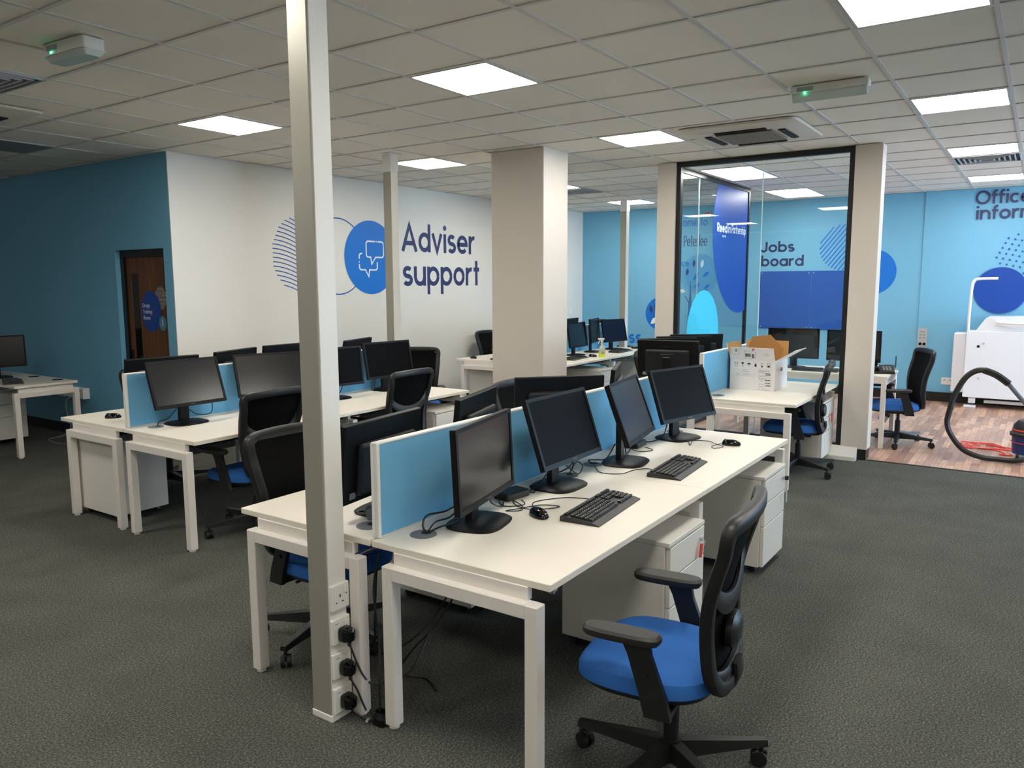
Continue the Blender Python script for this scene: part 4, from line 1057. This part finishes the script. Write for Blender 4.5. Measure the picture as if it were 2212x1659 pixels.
# ================================================================== THINGS ON THE DESKS
# open box
bx = thing('cardboard_box', 'open white cardboard box with brown flaps and printed symbols on the right bench', 'cardboard box', (7.115, 2.105, ZT), 0)
X0, X1, Y0, Y1, BH, tk = -.205, .205, -.20, .20, .272, .006
b = BM(); box(b, X0, X1, Y0, Y1, 0, tk); box(b, X0, X0+tk, Y0, Y1, tk, BH); box(b, X1-tk, X1, Y0, Y1, tk, BH); box(b, X0+tk, X1-tk, Y1-tk, Y1, tk, BH)
hz0, hz1 = .165, .20      # hand hole in the side facing right
box(b, X0+tk, X1-tk, Y0, Y0+tk, tk, hz0); box(b, X0+tk, X1-tk, Y0, Y0+tk, hz1, BH); box(b, X0+tk, -.03, Y0, Y0+tk, hz0, hz1); box(b, .05, X1-tk, Y0, Y0+tk, hz0, hz1)
obj('box_body', b, M['card_white'], bx)
b = BM(); box(b, X0+tk, X0+tk+.002, Y0+tk, Y1-tk, tk, BH); box(b, X1-tk-.002, X1-tk, Y0+tk, Y1-tk, tk, BH); box(b, X0+tk, X1-tk, Y1-tk-.002, Y1-tk, tk, BH); box(b, X0+tk, X1-tk, Y0+tk, Y0+tk+.002, hz1, BH); obj('box_lining', b, M['card'], bx)
def flap(hinge, along, out, L, dep, lab_out, lab_in):
    """hinge = centre of the hinge line, along = direction of it, out = direction in which the flap stands"""
    mt = frame_mtx(hinge, along, out); o_ = BM(); poly_prism(o_, [(-L/2, 0), (L/2, 0), (L/2-.008, dep), (-L/2+.008, dep)], 0, .003, mt); f1 = obj('flap', o_, M['card_white'], bx)
    o_ = BM(); poly_prism(o_, [(-L/2, 0), (L/2, 0), (L/2-.008, dep), (-L/2+.008, dep)], -.003, 0, mt); obj('flap_lining', o_, M['card'], f1)
    return f1
ff = flap((X0, 0, BH), (0, -1, 0), (-.30, 0, 1), .40, .118, 0, 0)
flap((0, Y1, BH), (-1, 0, 0), (0, .30, .95), .39, .15, 0, 0)
flap((X1, 0, BH), (0, 1, 0), (.25, 0, 1), .40, .155, 0, 0)
flap((0, Y0, BH), (1, 0, 0), (0, -.86, .52), .39, .19, 0, 0)
b = BM(); poly_prism(b, [(-.15, -.1), (.15, -.1), (.17, .06), (.02, .16), (-.13, .10)], -.002, .002, frame_mtx((0.02, -.03, .34), (.35, -.94, -.25), (-.05, -.25, 1))); obj('loose_cardboard', b, M['card'], bx)
b = BM(); poly_prism(b, [(-.10, -.06), (.10, -.06), (.10, .09), (-.08, .07)], -.002, .002, frame_mtx((.08, .06, .30), (.2, -.98, .1), (.1, .05, 1))); obj('loose_cardboard', b, M['card'], bx)
FB = frame_mtx((X0-.0012, 0, 0), (0, -1, 0), (0, 0, 1))
pr = BM()
for k in range(6):
    x = -.145+.058*k; zc = .232
    if k == 0:
        for d in (-.01, .01): ribbon(pr, [(x+d, zc-.018), (x+d, zc+.012)], .003); flat_poly(pr, [(x+d-.006, zc+.008), (x+d+.006, zc+.008), (x+d, zc+.02)])
        ribbon(pr, [(x-.018, zc-.02), (x+.018, zc-.02)], .002)
    elif k == 1: flat_poly(pr, [(x-.010, zc+.018), (x-.010, zc+.006), (x, zc-.002), (x+.010, zc+.006), (x+.010, zc+.018)]); ribbon(pr, [(x, zc), (x, zc-.018)], .003); ribbon(pr, [(x-.008, zc-.018), (x+.008, zc-.018)], .003)
    elif k == 2: flat_poly(pr, [(x+.017*cos(radians(a)), zc+.013*sin(radians(a))) for a in range(0, 181, 20)]); ribbon(pr, [(x, zc), (x, zc-.016), (x+.005, zc-.016)], .002)
    elif k == 3: flat_poly(pr, [(x-.009, zc-.018), (x+.009, zc-.018), (x+.009, zc+.004), (x-.009, zc+.004)]); ribbon(pr, [(x-.004, zc+.006), (x, zc+.016), (x+.006, zc+.006)], .003)
    elif k == 4: flat_poly(pr, [(x-.007, zc-.02), (x+.007, zc-.02), (x+.007, zc-.006), (x-.007, zc-.006)]); ribbon(pr, [(x-.008, zc), (x+.008, zc), (x+.008, zc+.016), (x-.008, zc+.016)], .002, closed=True)
    else: ribbon(pr, [(x-.014, zc-.018), (x+.014, zc-.018), (x+.014, zc+.018), (x-.014, zc+.018)], .002, closed=True); flat_poly(pr, [(x-.009, zc-.016), (x+.009, zc-.016), (x+.009, zc-.002), (x-.009, zc-.002)])
for (bx0, bz) in ((.118, .155), (.118, .143), (.118, .098), (.118, .072), (.120, .050)):
    x = bx0
    for k in range(14):
        wd = random.choice((.0012, .002, .003)); flat_poly(pr, [(x, bz-.005), (x+wd, bz-.005), (x+wd, bz+.005), (x, bz+.005)]); x += wd+random.choice((.001, .0016))
obj('print', place(pr, FB), M['print'], bx)
pg = BM()
for i, zc in enumerate((.182, .176, .170, .162, .140, .130, .112, .104, .088, .060, .040)):
    x = .062
    while x < .105+.05*(i in (0, 1, 3, 5)):
        L = random.uniform(.008, .02); flat_poly(pg, [(x, zc-.0016), (x+L, zc-.0016), (x+L, zc+.0016), (x, zc+.0016)]); x += L+.003
for zc, x0, x1 in ((.186, -.17, .04), (.150, -.15, .04), (.134, -.15, .04), (.126, -.15, -.0)):
    ribbon(pg, [(x0, zc), (x1, zc)], .0008)
for zc, x0, x1 in ((.178, -.09, -.05), (.166, -.10, -.02), (.142, -.14, -.11), (.142, -.09, -.02), (.014, .05, .08), (.012, .09, .16)):
    ribbon(pg, [(x0, zc), (x1, zc)], .0028)
ribbon(pg, [(.055, .115), (.175, .115), (.175, .195), (.055, .195)], .0008, closed=True)
obj('fine_print', place(pg, FB), M['print_grey'], bx)
fl = BM(); k = Vector((-.30, 0, 1)).normalized()
FFm = frame_mtx((X0-.0045, 0, BH), (0, -1, 0), (-.30, 0, 1))
for x0, y0, x1, y1 in ((-.15, .075, -.135, .10), (-.06, .03, -.012, .062), (.0, .02, .02, .06)):
    x = x0
    while x < x1:
        wd = random.choice((.0014, .0022, .003)); flat_poly(fl, [(x, y0), (x+wd, y0), (x+wd, y1), (x, y1)], .001); x += wd+.002
for x0, y0, x1, y1 in ((-.18, .05, -.115, .108), (-.07, .015, .03, .085)): ribbon(fl, [(x0, y0), (x1, y0), (x1, y1), (x0, y1)], .0012, .001, closed=True)
ribbon(fl, [(.10, .05), (.115, .075), (.12, .04), (.135, .07), (.14, .045), (.15, .06)], .0016, .001)
obj('label_print', place(fl, FFm), M['print'], ff)
fl = BM(); flat_poly(fl, [(.005, .085), (.03, .108), (.022, .112), (.004, .108)], .001); obj('red_mark', place(fl, FFm), M['red'], ff)

# spray bottle
t = thing('spray_bottle', 'spray bottle with white trigger and yellow liquid on the far bench', 'spray bottle', (8.99, 4.70, ZT), -.95)
b = BM(); rings_loft(b, [superell(.042, .030, 4, .075, 32), superell(.042, .030, 4, .10, 32), superell(.036, .027, 3, .13, 32), superell(.020, .017, 2, .16, 32), superell(.014, .014, 2, .19, 32), superell(.014, .014, 2, .20, 32)]); obj('bottle', b, M['spray'], t, smooth=True)
b = BM(); rings_loft(b, [superell(.040, .028, 4, .0, 32), superell(.042, .030, 4, .006, 32), superell(.042, .030, 4, .075, 32)]); obj('liquid', b, M['liquid'], t, smooth=True)
b = BM(); cyl(b, .017, .20, .225, 18); box(b, -.055, .03, -.012, .012, .225, .25, bev=.005); tube(b, catmull([(-.025, 0, .228), (-.035, 0, .205), (-.052, 0, .18)], 5), .006, 8); obj('trigger_head', b, M['white'], t)
b = BM(); box(b, -.02, .03, -.0312, -.0302, .045, .07); obj('bottle_label', b, M['print_grey'], t)
# small item half behind divider end on the near bench
t = thing('headset', 'grey and black headset lying behind the end of the near divider', 'headset', (2.235, 2.235, ZT), .9); t.scale = (.55, .55, .7)
b = BM(); tube(b, catmull([(-.055, 0, .02), (-.05, .05, .035), (0, .085, .04), (.05, .05, .035), (.055, 0, .02)], 6), .006, 8); obj('headband', b, M['black'], t)
for s in (-1, 1):
    b = BM(); tube(b, [(s*.055-.012, 0, .034), (s*.055+.012, 0, .034)], .034, 18); obj('ear_cushion', b, M['grey'], t)
# desk phones + router
def phone(x, y, rz, label):
    t = thing('desk_phone', label, 'desk phone', (x, y, .73), rz, 'black desk phones')
    b = BM(); poly_prism(b, [(-.09, 0), (.09, 0), (.09, .075), (.06, .08), (-.09, .025)], -.10, .10, Matrix(((0, 0, 1, 0), (1, 0, 0, 0), (0, 1, 0, 0), (0, 0, 0, 1)))); obj('phone_body', b, M['black'], t)
    b = BM(); sweep(b, catmull([(-.07, -.085, .05), (-.07, -.05, .075), (-.07, .04, .105), (-.07, .085, .095)], 5), (1, 0, 0), .014, .022, 10); tube(b, [(-.07, -.08, .03), (-.07, -.08, .055)], .026, 14); tube(b, [(-.07, .08, .075), (-.07, .08, .10)], .026, 14); obj('handset', b, M['gloss'], t)
    b = BM()
    for i in range(3):
        for j in range(4): box(b, -.005+.03*i, .015+.03*i, -.06+.024*j, -.045+.024*j, .035+.0075*j, .047+.0075*j)
    obj('phone_keys', b, M['print_grey'], t)
phone(8.74, 1.315, -1.25, 'black desk phone on the reception desk right of the pillar')
phone(8.62, 1.56, -1.2, 'black desk phone on the reception desk partly behind the pillar')
t = thing('wifi_router', 'small black box with an upright antenna at the end of the reception desk', 'router', (9.02, 1.30, .73))
obj('router_body', B1(-.06, .06, -.05, .05, 0, .06, bev=.006), M['black'], t); b = BM(); tube(b, [(0, -.055, .04), (0, -.065, .04), (0, -.065, .16)], .005, 8); obj('antenna', b, M['black'], t)
t = thing('hanging_tag', 'grey and black card tag hanging from the office chair on the wood floor', 'tag', (8.50, 1.22, .36))
obj('tag_card', B1(-.003, .003, -.045, .045, -.10, 0, bev=.001, mtx=Matrix.Rotation(.5, 4, 'X')), M['print_grey'], t); obj('tag_stripe', B1(-.0036, .0036, -.045, .045, -.035, .0, mtx=Matrix.Rotation(.5, 4, 'X')), M['gloss'], t)
b = BM(); tube(b, [(0, 0, 0), (.03, .02, .05)], .0015, 6); obj('tag_string', b, M['white'], t)
t = thing('hanging_tag', 'small orange tag hanging behind the chair at the glass partition', 'tag', (7.40, 1.30, .40))
bpy.data.objects.remove(t)
pk = thing('key_tag', 'orange key tag on the pedestal behind the chair at the right bench', 'key tag', (7.62, 1.565, .47))
obj('tag_label', B1(-.018, .018, -.008, -.003, -.11, -.02, bev=.001), M['red'], pk); b = BM(); tube(b, [(0, .0, 0), (0, -.006, -.02)], .002, 6); obj('key', b, M['plate'], pk)

# ================================================================== COPIER, VACUUM, TRUNKING
t = thing('copier', 'white cabinet copier with a sloping lid and a bent white pole at the right edge', 'copier', (11.85, 0, 0))
b = BM(); box(b, 0, .36, -.75, .80, .14, 1.02, bev=.006); obj('cabinet_body', b, M['copier'], t)
obj('side_panel', B1(.08, .40, .80, .95, .19, .985, bev=.015, seg=2), M['copier'], t)
b = BM(); poly_prism(b, [(.70, 0), (.60, .16), (.56, .19), (-.75, .215), (-.75, 0)], 0, .34, frame_mtx((.01, 0, 1.022), (0, 1, 0), (0, 0, 1)) @ Matrix.Translation((0, 0, 0)))
obj('lid', b, M['copier'], t)
b = BM(); tube(b, catmull([(-.004, .47, 1.15), (-.018, .42, 1.135), (-.02, .1, 1.13), (-.018, -.4, 1.13)], 5), .014, 10); tube(b, catmull([(-.004, .50, 1.2), (-.01, .50, 1.12), (-.006, .40, 1.10), (-.004, .30, 1.07)], 5), .004, 6); obj('lid_handle', b, M['white'], t)
b = BM(); tube(b, catmull([(.02, .785, 1.0), (.02, .785, 1.3), (.02, .775, 1.60), (.02, .755, 1.675), (.02, .70, 1.70), (.02, .49, 1.705)], 6), .018, 12); obj('bent_pole', b, M['white'], t, smooth=True)
for y in (.70, -.6):
    b = BM(); box(b, .03, .09, y-.05, y+.03, .06, .14, bev=.004); box(b, .02, .12, y-.06, y+.08, .0, .03, bev=.006); obj('foot', b, M['copier'], t)
obj('base_bar', B1(.05, .09, -.6, .55, .07, .11, bev=.004), M['plate'], t)
b = BM(); cyl(b, .018, 0, .004, 16, mtx=frame_mtx((-.0005, .655, .82), (0, -1, 0), (0, 0, 1))); obj('cable_hole', b, M['slot'], t)
for y, z in ((.596, .861), (.63, .40)):
    b = BM(); cyl(b, .013, 0, .012, 14, mtx=frame_mtx((-.0, y, z), (0, -1, 0), (0, 0, 1))); obj('screw_cap', b, M['plate'], t)
# vacuum cleaner
vc = thing('vacuum_cleaner', 'blue and black tub vacuum cleaner with a looping black hose at the right edge', 'vacuum cleaner', (8.75, -.01, 0))
b = BM(); cyl(b, .155, .04, .215, 32, r2=.165); obj('tub', b, M['vac_blue'], vc, smooth=True)
b = BM(); rings_loft(b, [superell(.182, .182, 2, .21, 36), superell(.185, .185, 2, .235, 36), superell(.165, .165, 2, .25, 36), superell(.155, .155, 2, .31, 36), superell(.12, .12, 2, .355, 36), superell(.05, .05, 2, .37, 36)]); obj('lid', b, M['hose'], vc, smooth=True)
b = BM(); tube(b, catmull([(-.11, 0, .33), (-.06, 0, .40), (.06, 0, .40), (.11, 0, .33)], 6), .012, 10); obj('carry_handle', b, M['gloss'], vc)
for k in range(4):
    a = pi/4+pi/2*k; b = BM(); tube(b, [(.15*cos(a), .15*sin(a)-.012, .025), (.15*cos(a), .15*sin(a)+.012, .025)], .025, 14); cyl(b, .008, .03, .06, 8, .145*cos(a), .145*sin(a)); obj('castor', b, M['hose'], vc)
P = [(8.60, -.10, .12), (8.45, -.02, .06), (8.36, .10, .032), (8.35, .24, .030), (8.35, .38, .034), (8.35, .527, .09), (8.35, .635, .225), (8.35, .671, .338), (8.35, .655, .46), (8.35, .625, .60), (8.35, .552, .763), (8.35, .472, .838), (8.35, .388, .851), (8.35, .30, .815)]
cable(vc, P, .026, 'hose', 8, 'hose')
P = [(8.35, .40, .851), (8.35, .30, .812), (8.36, .20, .737)]
cable(vc, P, .031, 'hose', 5, 'hose_cuff')
b = BM(); tube(b, catmull([(8.36, .21, .745), (8.38, .085, .59), (8.42, -.08, .40), (8.5, -.25, .26)], 6), .019, 12); at_world('wand', b, 'grey', vc)
b = BM(); rr = []
for k in range(64): a = 2*pi*k/64*2; rr.append((8.75+.162*cos(a), -.01+.162*sin(a), .262+.012*k/64))
tube(b, rr, .005, 6); tube(b, [(8.75+.168*cos(2*pi*k/40), -.01+.168*sin(2*pi*k/40), .15) for k in range(40)], .004, 6, closed=True); at_world('wrapped_cord', b, 'red_cord', vc)
cdt = thing('mains_lead', 'coil of red mains cord on the wood floor beside the vacuum cleaner', 'cord', (9.0, .45, 0))
P = []
for k in range(40):
    a = 2*pi*k/11.3; r = .19+.06*sin(k*1.7); P.append((9.07+r*.75*cos(a)+.01*sin(k*2.1), .46+r*.95*sin(a)-.004*k, .007+.002*(k % 3)))
P += [(8.95, .30, .007), (8.80, .20, .007), (8.72, .24, .007), (8.72, .14, .007), (8.78, .16, .012)]
cable(cdt, P, .0055, 'red_cord', 6)
t = thing('wall_trunking', 'short white trunking box end on the dim blue wall beside the corner desk', 'trunking', (XL, 9.3, .49))
obj('trunking_body', B1(-.07, 0, -.75, 1.2, -.055, .055, bev=.003), M['white'], t)
obj('end_cap', B1(-.073, 0, -.757, -.748, -.058, .058, bev=.001), M['alu_white'], t)
t = thing('data_cable', 'pale cable looping from the wall trunking to the floor under the corner desk', 'cables', (4.1, 8.6, 0))
cable(t, [(4.27, 8.75, .45), (4.18, 8.72, .42), (4.16, 8.70, .30), (4.12, 8.55, .16), (4.08, 8.62, .06), (4.0, 8.80, .008), (3.95, 8.45, .008), (4.1, 8.3, .008)], .005, 'cable_grey')
cable(t, [(4.25, 8.85, .45), (4.1, 8.6, .2), (4.05, 8.4, .02)], .004, 'cable')
